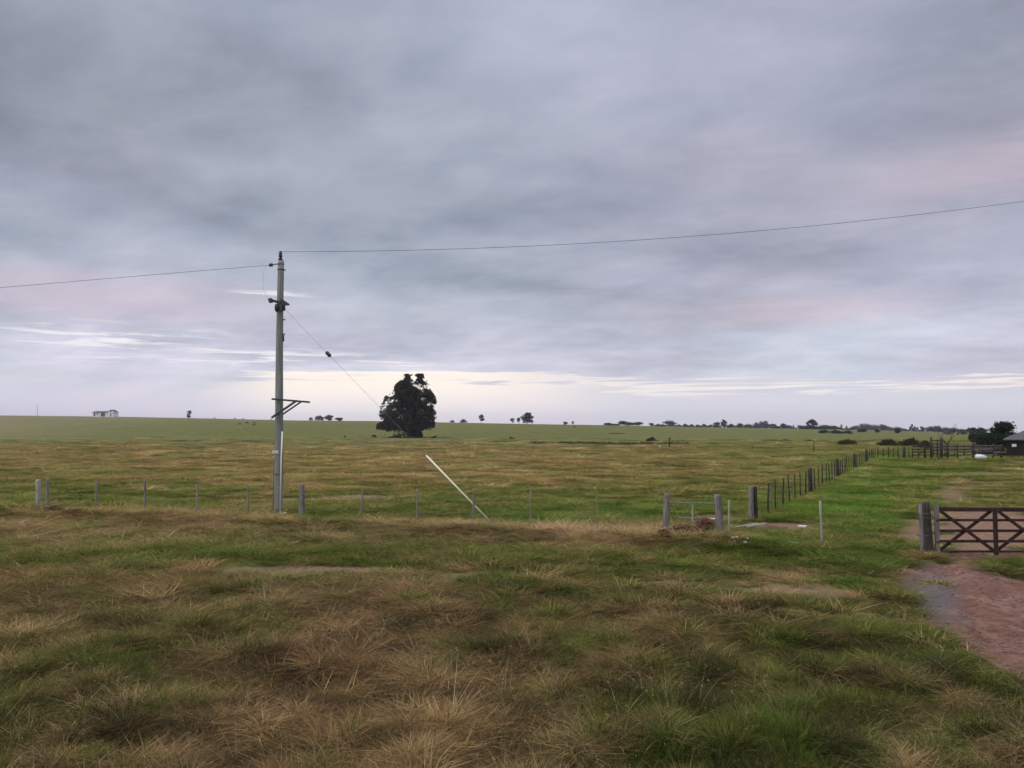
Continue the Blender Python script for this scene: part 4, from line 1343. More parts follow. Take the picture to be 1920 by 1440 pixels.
# ------------------------------------------------------------------ utility pole, wires
def build_pole():
    Y = hit(521, 968).y
    base = at(521, Y)
    mp = Y / F
    root = empty('utility_pole', base, 'tall grey timber utility pole with steel brackets standing at the fence', 'utility pole')
    rnd = random.Random(3)
    pts = []; rad = []
    for k in range(22):
        t = k / 21
        py = 972 + (489 - 972) * t
        px = 521 + (526.5 - 521) * t + .6 * math.sin(t * 7)
        q = P(px, py, Y); q.y = Y + .0
        pts.append(q); rad.append((9.2 - 3.4 * t) * mp * .95)
    part(MB().tube(pts, rad, 20, rough=.02, rnd=rnd), 'pole_shaft', M_POLE, root)
    W = lambda px, py, dy=0: P(px, py, Y) + Vector((0, dy, 0))
    # pin insulator on top
    a = W(526, 489)
    mb = MB().tube([a, W(526, 483)], .03, 8)
    mb.tube([W(526, 487), W(526, 486)], .10, 12)
    mb.tube([W(526, 484.6), W(526, 484)], .08, 12)
    part(mb, 'pin_bracket', M_STEEL, root)
    mb = MB().tube([W(526, 483), W(526, 480), W(526, 478), W(526, 475.5), W(526, 474), W(526, 472), W(526, 471)], [.05, .09, .055, .085, .05, .07, .04], 14)
    part(mb, 'pin_insulator', M_INS, root)
    # steel cap band and bolts
    for py in (496, 506):
        part(MB().tube([W(526.3, py), W(526.3, py - 1.2)], 6.6 * mp, 18), 'steel_band', M_STEEL, root)
    for px, py in ((531, 506), (530, 599), (530, 626)):
        part(MB().tube([W(px - 3, py, -.02), W(px + 5, py + .8, -.05)], [.022, .018], 8).tube([W(px + 3.6, py + .6, -.04), W(px + 4.6, py + .7, -.04)], .04, 6), 'step_bolt', M_STEEL, root)
    # strain clamp to the left line
    mb = MB().tube([W(522, 495, -.05), W(513, 496.2)], .022, 6)
    part(mb, 'strain_rod', M_STEEL, root)
    mb = MB().tube([W(512, 496.3), W(510, 496.5), W(508, 496.8), W(506, 497), W(504, 497.2)], [.03, .085, .05, .085, .03], 12)
    part(mb, 'strain_insulator', M_INS, root)
    # fuse bracket with box left and plate right
    mb = MB().beam(W(507.5, 563, -.16), W(543, 571, -.16), .07, .07)
    part(mb, 'fuse_arm', M_STEEL, root)
    mb = MB().box(W(510.5, 565, -.22), (.15, .22, .17), Matrix.Rotation(math.radians(-12), 3, 'Y'), .02)
    part(mb, 'fuse_box', M_STEEL, root)
    mb = MB().beam(W(513, 565, -.22), W(522, 568, -.22), .05, .09)
    part(mb, 'fuse_tube', M_STEEL, root)
    pl = [W(529, 560, -.20), W(545, 571.5, -.20), W(542, 574, -.20), W(529, 573, -.20)]
    mb = MB().poly(pl + [p + Vector((0, .10, 0)) for p in pl], [(0, 3, 2, 1), (4, 5, 6, 7), (0, 1, 5, 4), (1, 2, 6, 5), (2, 3, 7, 6), (3, 0, 4, 7)])
    part(mb, 'gusset_plate', M_STEEL, root)
    mb = MB().tube([W(521, 572, -.2), W(521, 577, -.22), W(521.5, 583, -.22), W(522.5, 586, -.2)], [.05, .08, .07, .04], 10)
    part(mb, 'surge_arrester', M_INS, root)
    part(MB().tube([W(527, 571), W(527, 582)], 8.0 * mp, 18), 'steel_band', M_STEEL, root)
    part(MB().box(W(529.5, 580, -.2), (.10, .12, .24), None, .02), 'junction_box', M_STEEL, root)
    # knot of hardware further down
    part(MB().tube([W(531.5, 628), W(531.5, 640)], [.03, .035], 8), 'cleat', M_STEEL, root)
    # lower bracket: a flat bar and two raking struts
    mb = MB().beam(W(513, 748.5, -.26), W(584, 754.5, -.26), .06, .075)
    part(mb, 'cross_bar', M_STEEL, root)
    mb = MB().beam(W(513, 783.5, -.28), W(560, 751.5, -.28), .05, .085)
    part(mb, 'strut', M_STEEL, root)
    mb = MB().beam(W(523, 779, .26), W(563, 752.5, .2), .05, .06)
    part(mb, 'strut', M_STEEL, root)
    for px, py in ((524, 750), (524, 777)):
        part(MB().tube([W(px, py, -.34), W(px, py, .30)], .022, 6), 'bolt', M_STEEL, root)
    # number plate with raised frame
    mb = MB().box(W(520, 847, -.285), (.225, .012, .125), None, .004)
    pt = part(mb, 'number_plate', M_WHITE, root)
    mb = MB()
    for py, w in ((845.2, .15), (848.8, .12)):
        mb.box(W(520, py, -.2925), (w, .002, .012))
    part(mb, 'plate_lettering', MATS['dark_galvanised_steel'], root)
    # plastic conduit strapped to the right side, tight wire straps, elbow
    pts = [W(527.5, 967, -.2), W(529.5, 860, -.17), W(531.5, 809, -.16)]
    part(MB().tube(pts, [.031, .031, .031], 12), 'conduit', M_PIPE, root)
    part(MB().tube([W(528, 962, -.2), W(534, 961, -.24), W(540, 960, -.28)], .02, 8), 'conduit_elbow', M_PIPE, root)
    for py, w in ((888.5, 9.4), (955.5, 10.2)):
        px = 521 + (972 - py) / 483 * 5.5
        r = w * mp * .95
        c = W(px, py)
        ring = [c + Vector((math.cos(a) * (r + .01) + (.05 if math.cos(a) > .7 else 0), math.sin(a) * (r + .01), 0)) for a in np.linspace(0, 2 * math.pi, 21)]
        part(MB().tube(ring, .012, 5, cap=False), 'strap', M_STEEL, root)
    part(MB().tube([W(513.5, 955, -.1), W(514, 900, -.12), W(515, 860, -.1)], .012, 5), 'earth_wire', M_WIRE, root)

    # line wires
    o = MB().tube([P(px, 472 - 4.88e-5 * (px - 527) ** 2, Y) for px in np.linspace(527, 2700, 60)], .009, 6, cap=False).build('power_line', M_WIRE)
    tag(o, 'thin overhead wire running from the pole top to the right', 'power line')
    o = MB().tube([P(px, 497.2 + (504 - px) * .0838 + 4e-6 * (px - 504) * (px + 0), Y + (504 - px) * .004) for px in np.linspace(504, -1100, 50)], .0085, 6, cap=False).build('power_line', M_WIRE)
    tag(o, 'thin overhead wire running left from the strain insulator', 'power line')
    o = MB().tube([W(500, 497.8), W(494, 510), W(493, 540), W(500, 558), W(509, 563, -.2)], .0035, 5, cap=False).build('jumper_wire', M_WIRE)
    tag(o, 'slack jumper wire hanging between the left line and the fuse box', 'wire')

    # guy wire with insulator and white guard tube
    A = W(533, 578, -.1)
    B = hit(921, 980)
    root = empty('guy_wire', B, 'slanting guy wire in a long cream guard tube beside the pole', 'guy wire')

    def onw(px):
        # point on the straight line A-B that falls on image column px
        lo, hi = 0, 1
        for _ in range(40):
            m = (lo + hi) / 2; q = A.lerp(B, m)
            cx = 960 + F * q.x / (q.y * math.cos(TH) + (q.z - CZ) * math.sin(TH))
            if cx < px: lo = m
            else: hi = m
        return A.lerp(B, (lo + hi) / 2)
    mw = mat('bright_strand', (.20, .20, .22), rough=.4, var=.15, spec=.5)
    part(MB().tube([A, onw(615), onw(790), onw(830)], .005, 6), 'strand', mw, root)
    a, b = onw(611), onw(620)
    part(MB().tube([a, a.lerp(b, .12), a.lerp(b, .3), a.lerp(b, .5), a.lerp(b, .7), a.lerp(b, .88), b], [.02, .07, .085, .065, .085, .07, .02], 12), 'guy_insulator', M_INS, root)
    part(MB().tube([onw(799), B + (B - A).normalized() * .1], .032, 12), 'guard_tube', M_PIPE, root)
    part(MB().tube([B + Vector((.02, 0, .15)), B + Vector((.25, .1, -.1))], .02, 6), 'anchor_rod', M_STEEL, root)
    return Y


POLE_Y = build_pole()

# ------------------------------------------------------------------ fences
def round_post(root, px, top, base, wpx, m, name='post', Y=None, lean=0.0, n=12, rnd=random.Random(4), split=False):
    """a weathered round post, world space"""
    if Y is None:
        q = hit(px, base); Y = q.y
    b = at(px, Y)
    t = P(px + lean, top, Y); r = max(wpx * Y / F / 2, .02)
    L = t - b
    mb = MB()
    pts = [b - Vector((0, 0, .3)) - L * .02] + [b.lerp(t, k) + Vector((rnd.uniform(-1, 1), 0, 0)) * r * .08 for k in (.05, .35, .65, .93)] + [t]
    mb.tube(pts, [r * 1.08, r * 1.05, r * 1.0, r * .96, r * .93, r * .82], n, rough=.09, rnd=rnd)
    return part(mb, name, m, root), b, t


def stretch_wires(root, pts, heights, r=.0035, m=None):
    for h in heights:
        P_ = []
        for a, b in zip(pts[:-1], pts[1:]):
            for k in range(4):
                t = k / 4
                q = a.lerp(b, t) + Vector((0, 0, h - .02 * math.sin(math.pi * t)))
                P_.append(q)
        P_.append(pts[-1] + Vector((0, 0, h)))
        part(MB().tube(P_, r, 4, cap=False), 'wire', m or M_WIRE, root)


def front_fence():
    o0 = hit(566, 972)
    root = empty('roadside_fence', o0, 'sagging wire fence on thin grey posts along the front of the pasture', 'fence')
    pts = []
    rows = [(-260, 880, 950, 4), (-130, 892, 955, 4), (72, 899, 946, 9), (88, 897, 947, 6), (181, 902, 964, 4.2), (272, 902, 964, 4.4), (370, 908, 966, 3.8), (465, 910, 968, 3.4), (566, 907, 971, 10.5),
            (678, 915, 982, 4.0), (782, 916, 984, 3.2), (888, 918, 984, 4.2), (995, 920, 986, 3.0), (1120, 922, 992, 2.8)]
    for px, tp, bs_, w in rows:
        x_ = at(px, 30)
        # keep every post on the line of the fence
        Yl = None
        for _ in range(20):
            Yl = Yl or 32
            xx = (px - 960) / F * Yl
            Yl = float(np.interp(xx, [-60, -21.3, 5.3], [42, 34.4, 27.6]))
        lean = {72: -.5, 88: 1.5, 181: -.5, 888: .2, 678: 1.5, 566: 0}.get(px, 0)
        m = M_PALE if px == 72 else (M_OLD if w > 6 else mats_thin[rows.index((px, tp, bs_, w)) % 3])
        top = tp if tp else 905
        p_, b, t = round_post(root, px, top, bs_, w, m, 'post', Y=Yl, lean=lean, n=10 if w > 6 else 7, rnd=random.Random(px))
        pts.append(b)
    pts.append(at(1249, float(np.interp(5.3, [-60, -21.3, 5.3], [42, 34.4, 27.6]))))
    stretch_wires(root, pts, (.25, .5, .75, 1.0), .003)


M_THIN = mat('grey_brown_thin_wood', (.23, .205, .165), scale=3, stretch=(6, 6, .6), bump=.5, var=.35)
mats_thin = [M_THIN, M_THIN, M_OLD]
front_fence()


def opening_frame():
    Y = 27.3
    root = empty('timber_opening', at(1300, Y), 'timber frame of two stout grey posts joined by thin pale rails', 'fence frame')
    round_post(root, 1247, 925, 998, 11.5, M_OLD, 'post', Y=27.6, lean=3.5, rnd=random.Random(1))
    Y2 = 26.6
    round_post(root, 1351, 927, 1004, 13.5, M_OLD, 'post', Y=Y2, lean=-5.5, rnd=random.Random(2))
    a = P(1254, 941, 27.5); b = P(1343, 945, 26.6); m_ = a.lerp(b, .5) + Vector((0, 0, -.015))
    part(MB().tube([a, a.lerp(b, .25) + Vector((0, 0, -.01)), m_, a.lerp(b, .75) + Vector((0, 0, .01)), b], [.028, .024, .026, .023, .028], 8), 'rail', M_OLD, root)
    a = P(1272, 971, 27.5); b = P(1345, 975, 26.7)
    part(MB().tube([a, b], [.03, .028], 8), 'rail', M_OLD, root)
    round_post(root, 1300, 947, 985, 4.2, M_PALE, 'stake', Y=27.15, lean=-1.5, n=8, rnd=random.Random(5))
    stretch_wires(root, [at(1249, 27.6), at(1351, 26.6)], (.35, .62), .003)
    # wires on to the thin stake
    st = empty('thin_stake', at(1367, 26.3), 'thin pale stake just right of the opening frame', 'stake')
    round_post(st, 1367, 938, 1008, 3.6, M_PALE, 'stake_shaft', Y=26.3, n=8, rnd=random.Random(6))
    st2 = empty('leaning_stake', hit(1541, 1024), 'pale crooked stake standing alone in the grass left of the gate', 'stake')
    Y = hit(1541, 1024).y
    mb = MB()
    mb.tube([P(1541.5, 1030, Y), P(1541, 1005, Y), P(1540, 985, Y), P(1538.4, 960, Y), P(1537.6, 939, Y)], [.036, .036, .032, .034, .028], 9, rough=.06, rnd=random.Random(9))
    part(mb, 'stake_shaft', M_PALE, st2)


opening_frame()


def side_fence():
    b = at(1413, 31.0)
    big = empty('corner_post', b, 'thick split grey log post at the near end of the diagonal fence', 'fence post')
    round_post(big, 1408.5, 911, 976, 9.5, M_OLD, 'log', Y=31.1, lean=0, rnd=random.Random(7))
    round_post(big, 1417, 912, 977, 7.5, M_DARKW, 'log', Y=31.2, lean=-1.5, rnd=random.Random(8))
    root = empty('side_fence', at(1436, 33.5), 'line of dark thin posts with stouter ones running away to the corral', 'fence')
    pts = [b]
    rnd = random.Random(44)
    thick = {7: 8.5, 15: 7, 23: 6, 31: 5, 40: 5.5}
    Yc = 33.5; k = 0
    while Yc < 101.5:
        X = .517 * Yc - 6.73
        g = gz(X, Yc)
        hgt = 1.28 + rnd.uniform(-.07, .07)
        th = k in thick
        # stout ones stand between
        r = .035 + rnd.uniform(-.006, .008)
        if th: r = .125; hgt = 1.38
        q = Vector((X, Yc, g)); t = q + Vector((rnd.uniform(-.05, .05), rnd.uniform(-.05, .05), hgt))
        mb = MB().tube([q - Vector((0, 0, .2)), q.lerp(t, .4) + Vector((rnd.uniform(-1, 1) * .015, 0, 0)), q.lerp(t, .8), t], [r * 1.05, r, r * .95, r * .85], 9 if th else 6, rough=.1, rnd=rnd)
        part(mb, 'post', M_DARKW, root)
        pts.append(q)
        Yc += 1.72; k += 1
    stretch_wires(root, pts, (.2, .42, .65, .88, 1.1), .004)
    # fence turning right at the far corner
    c = pts[-1]
    root2 = empty('cross_fence', at(1695, 99), 'thin wire fence between the far corner post and the corral', 'fence')
    pts2 = [c]
    for px, w, tp in ((1646, 2.0, 838), (1656, 1.5, 840), (1666, 2.2, 838), (1675, 1.4, 840), (1684, 2.0, 838), (1695, 5.5, 838), (1704, 1.6, 840), (1711, 1.8, 839), (1722, 1.6, 841), (1733, 2, 840)):
        q = at(px, 99.5 if px < 1700 else 98.5)
        t = P(px + rnd.uniform(-.5, .5), tp, q.y)
        r = w * q.y / F / 2
        part(MB().tube([q - Vector((0, 0, .2)), q.lerp(t, .5), t], [r, r, r * .9], 7, rough=.1, rnd=rnd), 'post', M_DARKW, root2)
        pts2.append(q)
    stretch_wires(root2, pts2, (.3, .6, .9, 1.15), .006)


side_fence()


def corral():
    Y = 98.0
    root = empty('corral', at(1800, Y), 'dark board corral with tall posts in front of the leafless tree', 'corral')
    rnd = random.Random(15)
    posts = [(1735, 834, 3), (1746, 820, 4.2), (1758, 824, 3), (1765, 822, 6), (1777, 832, 4.5), (1795, 833, 3), (1825, 832, 5), (1843, 833, 3), (1862, 832, 4), (1878, 833, 4)]
    for px, tp, w in posts:
        q = at(px, Y + rnd.uniform(-.1, .1)); t = P(px + rnd.uniform(-.6, .6), tp, q.y); r = w * Y / F / 2
        part(MB().tube([q - Vector((0, 0, .2)), q.lerp(t, .5), t], [r * 1.05, r, r * .9], 8, rough=.12, rnd=rnd), 'post', M_DARKW, root)
    spans = [(1712, 1746), (1746, 1765), (1765, 1795), (1795, 1825), (1825, 1862), (1862, 1886)]
    for i, (a, b) in enumerate(spans):
        rows = (837.5, 842.5, 847.5, 853) if i != 1 else (826, 832, 838, 844, 850)
        for py in rows:
            dy = rnd.uniform(-.5, .5)
            p0 = P(a, py + dy, Y - .14); p1 = P(b, py + rnd.uniform(-.5, .5) + dy, Y - .14)
            part(MB().beam(p0, p1, .03, .13 + rnd.uniform(-.02, .02), bev=.0), 'rail', M_DARKW if rnd.random() < .75 else M_OLD, root)
    # raking board at the left
    part(MB().beam(P(1722, 853, Y - .2), P(1740, 838, Y - .2), .03, .12, bev=0), 'brace', M_DARKW, root)
    # far side of the pen
    root2 = empty('pen_fence', at(1820, 107), 'further board fence of the pen seen through the near rails', 'fence')
    for px in (1750, 1772, 1790, 1808, 1828, 1850, 1870):
        q = at(px, 107); t = P(px, 834, 107)
        part(MB().tube([q - Vector((0, 0, .2)), t], [.1, .09], 7), 'post', M_DARKW, root2)
    for py in (835.5, 840, 846):
        part(MB().beam(P(1750, py, 106.85), P(1880, py, 106.85), .03, .11, bev=0), 'rail', M_OLD, root2)
    # white bundle and low white slab by the rails
    def lump(px, base_, w, h, d, name, lab, cat, seed, point=False):
        q = at(px, 96.2); rng = random.Random(seed)
        bm = bmesh.new(); bmesh.ops.create_icosphere(bm, subdivisions=3, radius=1)
        for v_ in bm.verts:
            c = v_.co
            s = 1 + .12 * math.sin(c.x * 5 + seed) * math.cos(c.y * 4 + c.z * 3)
            c.x = math.copysign(abs(c.x) ** .7, c.x) * s; c.z = math.copysign(abs(c.z) ** .8, c.z) * s
            if point and c.x > 0:
                c.z *= (1 - .62 * c.x); c.y *= (1 - .5 * c.x)
            c.x *= w / 2; c.y *= d / 2; c.z = max(c.z * h / 2 + h * .42, -.03)
        me = bpy.data.meshes.new(name); bm.to_mesh(me); bm.free()
        me.polygons.foreach_set('use_smooth', [True] * len(me.polygons))
        me.materials.append(M_WHITE)
        o = bpy.data.objects.new(name, me); COL.objects.link(o); o.location = q
        tag(o, lab, cat)
    lump(1840, 859, 22 * 97 / F, 10.5 * 97 / F, .9, 'white_bundle', 'rounded white bundle with a pointed end lying before the corral rails', 'bundle', 1, True)
    lump(1803, 853, 13 * 97 / F, 3.4 * 97 / F, .5, 'white_sack', 'small flat white sack left of the white bundle', 'sack', 4)


corral()


def shed():
    Y = 103.0; D = 7.0
    bl = at(1889, Y); root = empty('timber_shed', bl, 'black timber shed with grey sheet roof cut by the right edge', 'shed')
    xl = P(1888, 858, Y).x; xr = xl + 12.0; z0 = min(bl.z, 0) - .2
    ze = P(1889, 823, Y).z; zr = ze + 1.25
    n = 42; rnd = random.Random(31)
    for i in range(n):
        a = xl + (xr - xl) * i / n; b = xl + (xr - xl) * (i + 1) / n - .02
        y0 = Y + rnd.uniform(0, .02)
        mb = MB().box(((a + b) / 2, y0 + .02, (z0 + ze) / 2), (b - a, .04, ze - z0))
        part(mb, 'board', M_BARN, root)
    mb = MB().box((xl + .05, Y + D / 2 + .08, (z0 + ze) / 2), (.08, D - .1, ze - z0 - .01)).box((xr - .05, Y + D / 2 + .08, (z0 + ze) / 2), (.08, D - .1, ze - z0 - .01))
    mb.box((xm_ := (xl + xr) / 2, Y + D + .1, (z0 + ze) / 2), (xr - xl - .2, .08, ze - z0 - .02))
    part(mb, 'wall', M_BARN, root)
    o = .35
    A, B, C_, D_ = (xl - o, Y - o, ze - .05), (xr + o, Y - o, ze - .05), (xr + o, Y + D + o, ze - .05), (xl - o, Y + D + o, ze - .05)
    R1, R2 = (xl + 2.4, Y + D / 2, zr), (xr - 2.4, Y + D / 2, zr)
    for q in ((A, B, R2, R1), (C_, D_, R1, R2), (D_, A, R1), (B, C_, R2)):
        vs = [Vector(p) for p in q]; lo = [p - Vector((0, 0, .05)) for p in vs]; m_ = len(vs)
        fs = [tuple(range(m_)), tuple(range(2 * m_ - 1, m_ - 1, -1))] + [(i, i + m_, (i + 1) % m_ + m_, (i + 1) % m_) for i in range(m_)]
        part(MB().poly(vs + lo, fs), 'roof', M_ROOF, root)
    # ridges of the corrugated sheet on the front pitch
    nv = Vector((0, -(zr - ze + .05), D / 2 + o)).normalized()
    for i in range(26):
        x = xl - o + .25 + i * .48
        t = min(1, max(0, (x - (xl - o)) / (2.4 + o)), max(0, (xr + o - x) / (2.4 + o)))
        a = Vector((x, Y - o, ze - .05)); b = Vector((x, Y - o + t * (D / 2 + o), ze - .05 + t * (zr - ze + .05)))
        if (b - a).length > .2:
            part(MB().beam(a + nv * .012, b + nv * .012, .05, .03, tuple(nv), 0), 'roof_rib', M_ROOF, root)
    part(MB().beam((xl - o, Y - o - .03, ze - .12), (xr + o, Y - o - .03, ze - .12), .04, .10, bev=0), 'fascia', M_ROOF, root)
    c = P(1900, 835, Y - .05)
    part(MB().box(c, (.5, .05, .36), None, .01), 'notice_board', M_WHITE, root)
    mb = MB().box(P(1905, 858, Y - .6), (2.6, .8, .12))
    part(mb, 'threshold', M_STONE, root)
    root.rotation_euler.z = -.55


shed()


def gate():
    Yg = 22.9
    q0 = P(1757, 1037, Yg); base = at(1757, Yg)
    root = empty('wooden_gate', Vector((q0.x, Yg, base.z)), 'dark red brown five-bar wooden gate with crossed braces over the drive', 'gate')
    X = lambda px: P(px, 1000, Yg).x
    Z = lambda py: P(1860, py, Yg).z
    xl, xm, xr = X(1757), X(1865), X(1972)
    H = lambda mb, nm, m=M_GATE: part(mb, nm, m, root)
    # stiles
    H(MB().beam((xl, Yg, Z(1041)), (xl, Yg, Z(948)), .09, .11, (1, 0, 0), .008), 'stile', M_OLD)
    H(MB().beam((xm, Yg - .045, Z(1040)), (xm, Yg - .045, Z(954)), .05, .12, (1, 0, 0), .008), 'middle_stile')
    H(MB().beam((xr, Yg, Z(1041)), (xr, Yg, Z(948)), .09, .11, (1, 0, 0), .008), 'stile')
    # rails: stout top rail and four thinner
    for py, h in ((955, .115), (975.2, .07), (995.2, .075), (1014.8, .075), (1034, .06)):
        s = .8 if py == 955 else 0
        H(MB().beam((xl + .056, Yg, Z(py)), (xr - .056, Yg, Z(py + s)), .042, h, (0, 0, 1), .006), 'top_rail' if py == 955 else 'rail')
    # crossed braces in each bay, one on each face
    for a, b in ((xl, xm), (xm, xr)):
        H(MB().beam((a + .07, Yg - .05, Z(957)), (b - .05, Yg - .05, Z(1033)), .045, .085, (0, 0, 1), .006), 'brace')
        H(MB().beam((a + .07, Yg + .05, Z(1033)), (b - .05, Yg + .05, Z(958)), .045, .085, (0, 0, 1), .006), 'brace')
    for py in (975, 1015):
        H(MB().box((xl, Yg - .06, Z(py)), (.10, .02, .05), None, .004), 'hinge_plate', M_STEEL)
    # double hanging post
    rp = empty('gate_post', at(1738, Yg - .1), 'stout doubled timber post, dark log against a pale one, hanging the gate', 'gate post')
    mb = MB().tube([P(1743, 1052, Yg), P(1742, 1030, Yg), P(1739, 990, Yg), P(1737, 955, Yg), P(1735.5, 943, Yg), P(1735, 941.5, Yg)], [.125, .118, .112, .105, .10, .07], 14, rough=.05, rnd=random.Random(3))
    part(mb, 'log', M_DARKW, rp)
    mb = MB().tube([P(1731, 1052, Yg + .1), P(1730, 1010, Yg + .1), P(1728, 970, Yg + .1), P(1726.5, 945, Yg + .1)], [.085, .08, .075, .065], 12, rough=.07, rnd=random.Random(5))
    part(mb, 'log', M_OLD, rp)
    for py in (963, 971, 1004):
        c = P(1733.5, py, Yg)
        ring = [c + Vector((math.cos(a) * .19, math.sin(a) * .15 + .03, .01 * math.sin(3 * a))) for a in np.linspace(0, 2 * math.pi, 20)]
        part(MB().tube(ring, .008, 5, cap=False), 'wire_tie', M_WIRE, rp)
    ch = MB().tube([P(1744, 962, Yg - .12), P(1750, 970, Yg - .10), P(1755, 972, Yg - .07)], .010, 6)
    tag(ch.build('gate_chain', M_STEEL), 'short slack chain between the doubled post and the gate stile', 'chain')
    rp2 = empty('gate_post', at(1985, Yg), 'plain post receiving the far end of the gate', 'gate post')
    part(MB().tube([P(1985, 1050, Yg), P(1984, 942, Yg)], [.12, .1], 12, rough=.06, rnd=random.Random(6)), 'log', M_OLD, rp2)


gate()

# ------------------------------------------------------------------ loose timber and stones by the opening
def plank(px0, py0, px1, py1, w, h, m, lab, name='plank', lift=.05):
    a = hit(px0, py0); b = hit(px1, py1)
    mb = MB().beam(a + Vector((0, 0, lift)), b + Vector((0, 0, lift)), w, h, (0, 0, 1), .006)
    o = mb.build(name, m, None, (a + b) / 2)
    tag(o, lab, 'plank')
    return o


plank(1402, 995, 1435, 988.5, .12, .04, M_PALE, 'pale plank, nearer of two lying behind the opening frame', lift=.14)
plank(1372, 995, 1420, 986.5, .11, .04, M_PALE, 'grey pale plank, further of two lying behind the opening frame', lift=.10)
plank(1437, 988.5, 1475, 993, .14, .03, M_DIRTR, 'reddish plank lying on the bare soil right of the pale planks', lift=.07)
plank(1497, 991, 1512, 992, .16, .05, M_WHITE, 'short white board lying left of the crooked stake', lift=.09)
plank(1477, 1022, 1502, 1025, .10, .03, M_PALE, 'pale split slat lying in grass left of the crooked stake', lift=.10)
plank(1335, 984, 1352, 990, .14, .05, M_WHITE, 'white offcut leaning in the brush at the opening post', lift=.22)
plank(1380, 992, 1402, 991, .22, .10, M_DARKW, 'dark short beam beneath the pale planks', lift=.04)
plank(540, 960, 528, 962, .05, .03, M_PALE, 'short pale slat on the ground at the pole foot', lift=.12)
plank(635, 945, 655, 942, .10, .03, M_PALE, 'pale weathered branch end lying left of the straw patch in the pasture', lift=.08)

rs = random.Random(8)
for k, (px, py, s) in enumerate(((1370, 1001, .05), (1377, 1007, .04), (1374, 1013, .05), (1381, 1022, .045), (1397, 1030, .05), (1402, 1026, .035), (1363, 1006, .04))):
    q = hit(px, py)
    bm = bmesh.new(); bmesh.ops.create_icosphere(bm, subdivisions=2, radius=s)
    for v_ in bm.verts:
        v_.co *= 1 + rs.uniform(-.18, .18); v_.co.z *= .7
    me = bpy.data.meshes.new('stone'); bm.to_mesh(me); bm.free(); me.materials.append(M_STONE)
    o = bpy.data.objects.new('stone', me); COL.objects.link(o); o.location = q + Vector((0, 0, s * .5 + .05))
    tag(o, 'small pale stone in the grass below the opening post', 'stone', 'pale stones below the opening post')


# straw-pale patch of cut stems in the pasture
def straw_patch():
    rng = np.random.default_rng(61)
    c = hit(675, 937); mb_v = []; mb_f = []
    for k in range(700):
        a = rng.normal(size=2) * np.array([.75, .55]); z = abs(rng.normal()) * .06 + .06
        an = rng.random() * math.pi; L = .1 + .18 * rng.random(); w = .006
        d = np.array([math.cos(an) * L, math.sin(an) * L, rng.normal() * .04]); s = np.array([-math.sin(an) * w, math.cos(an) * w, 0])
        p = np.array([a[0], a[1], z]); b = len(mb_v)
        mb_v += [p - d - s, p - d + s, p + d + s, p + d - s]; mb_f.append((b, b + 1, b + 2, b + 3))
    me = raw_mesh('straw', np.array(mb_v), np.array(mb_f), mat('bleached_straw', (.46, .38, .25), scale=9, var=.2))
    o = bpy.data.objects.new('straw', me); COL.objects.link(o); o.location = c
    tag(o, 'bleached straw scattered in the pasture right of the pole', None, None, 'stuff')


straw_patch()

def pebbles():
    rng = np.random.default_rng(71); x = rng.uniform(7.5, 25, 60000); y = rng.uniform(7, 25, 60000)
    k = (driveness(x, y) > .5) & (rng.random(60000) < .10 + .5 * sstep(fbm(x / .9, y / .9, 3, 72), .45, .7)); x, y = x[k][:6000], y[k][:6000]; n = len(x)
    z = ground(x, y) + .010 + .05 * (fbm(x / .45, y / .45, 4, 90) - .35)
    s = .008 + .022 * rng.random(n) ** 3
    base = np.array([(1, 0, 0), (0, 1, 0), (-1, 0, 0), (0, -1, 0), (0, 0, .7), (0, 0, -.5)])
    v = (base[None] * (1 + rng.uniform(-.35, .35, (n, 6, 1)))) * s[:, None, None] * 1.4
    a = rng.random(n) * 6.28; ca, sa = np.cos(a)[:, None], np.sin(a)[:, None]
    v = np.stack([v[..., 0] * ca - v[..., 1] * sa, v[..., 0] * sa + v[..., 1] * ca, v[..., 2]], -1) + np.stack([x, y, z + s * .3], -1)[:, None]
    tri = np.array([(0, 1, 4), (1, 2, 4), (2, 3, 4), (3, 0, 4), (1, 0, 5), (2, 1, 5), (3, 2, 5), (0, 3, 5)])
    f = (np.arange(n) * 6)[:, None, None] + tri[None]
    me = raw_mesh('pebbles', v.reshape(-1, 3), f.reshape(-1, 3), mat('drive_pebble', (.21, .15, .13), scale=7, var=.45))
    o = bpy.data.objects.new('pebbles', me); COL.objects.link(o)
    tag(o, 'loose pebbles and clods scattered over the dirt drive', None, None, 'stuff')


pebbles()

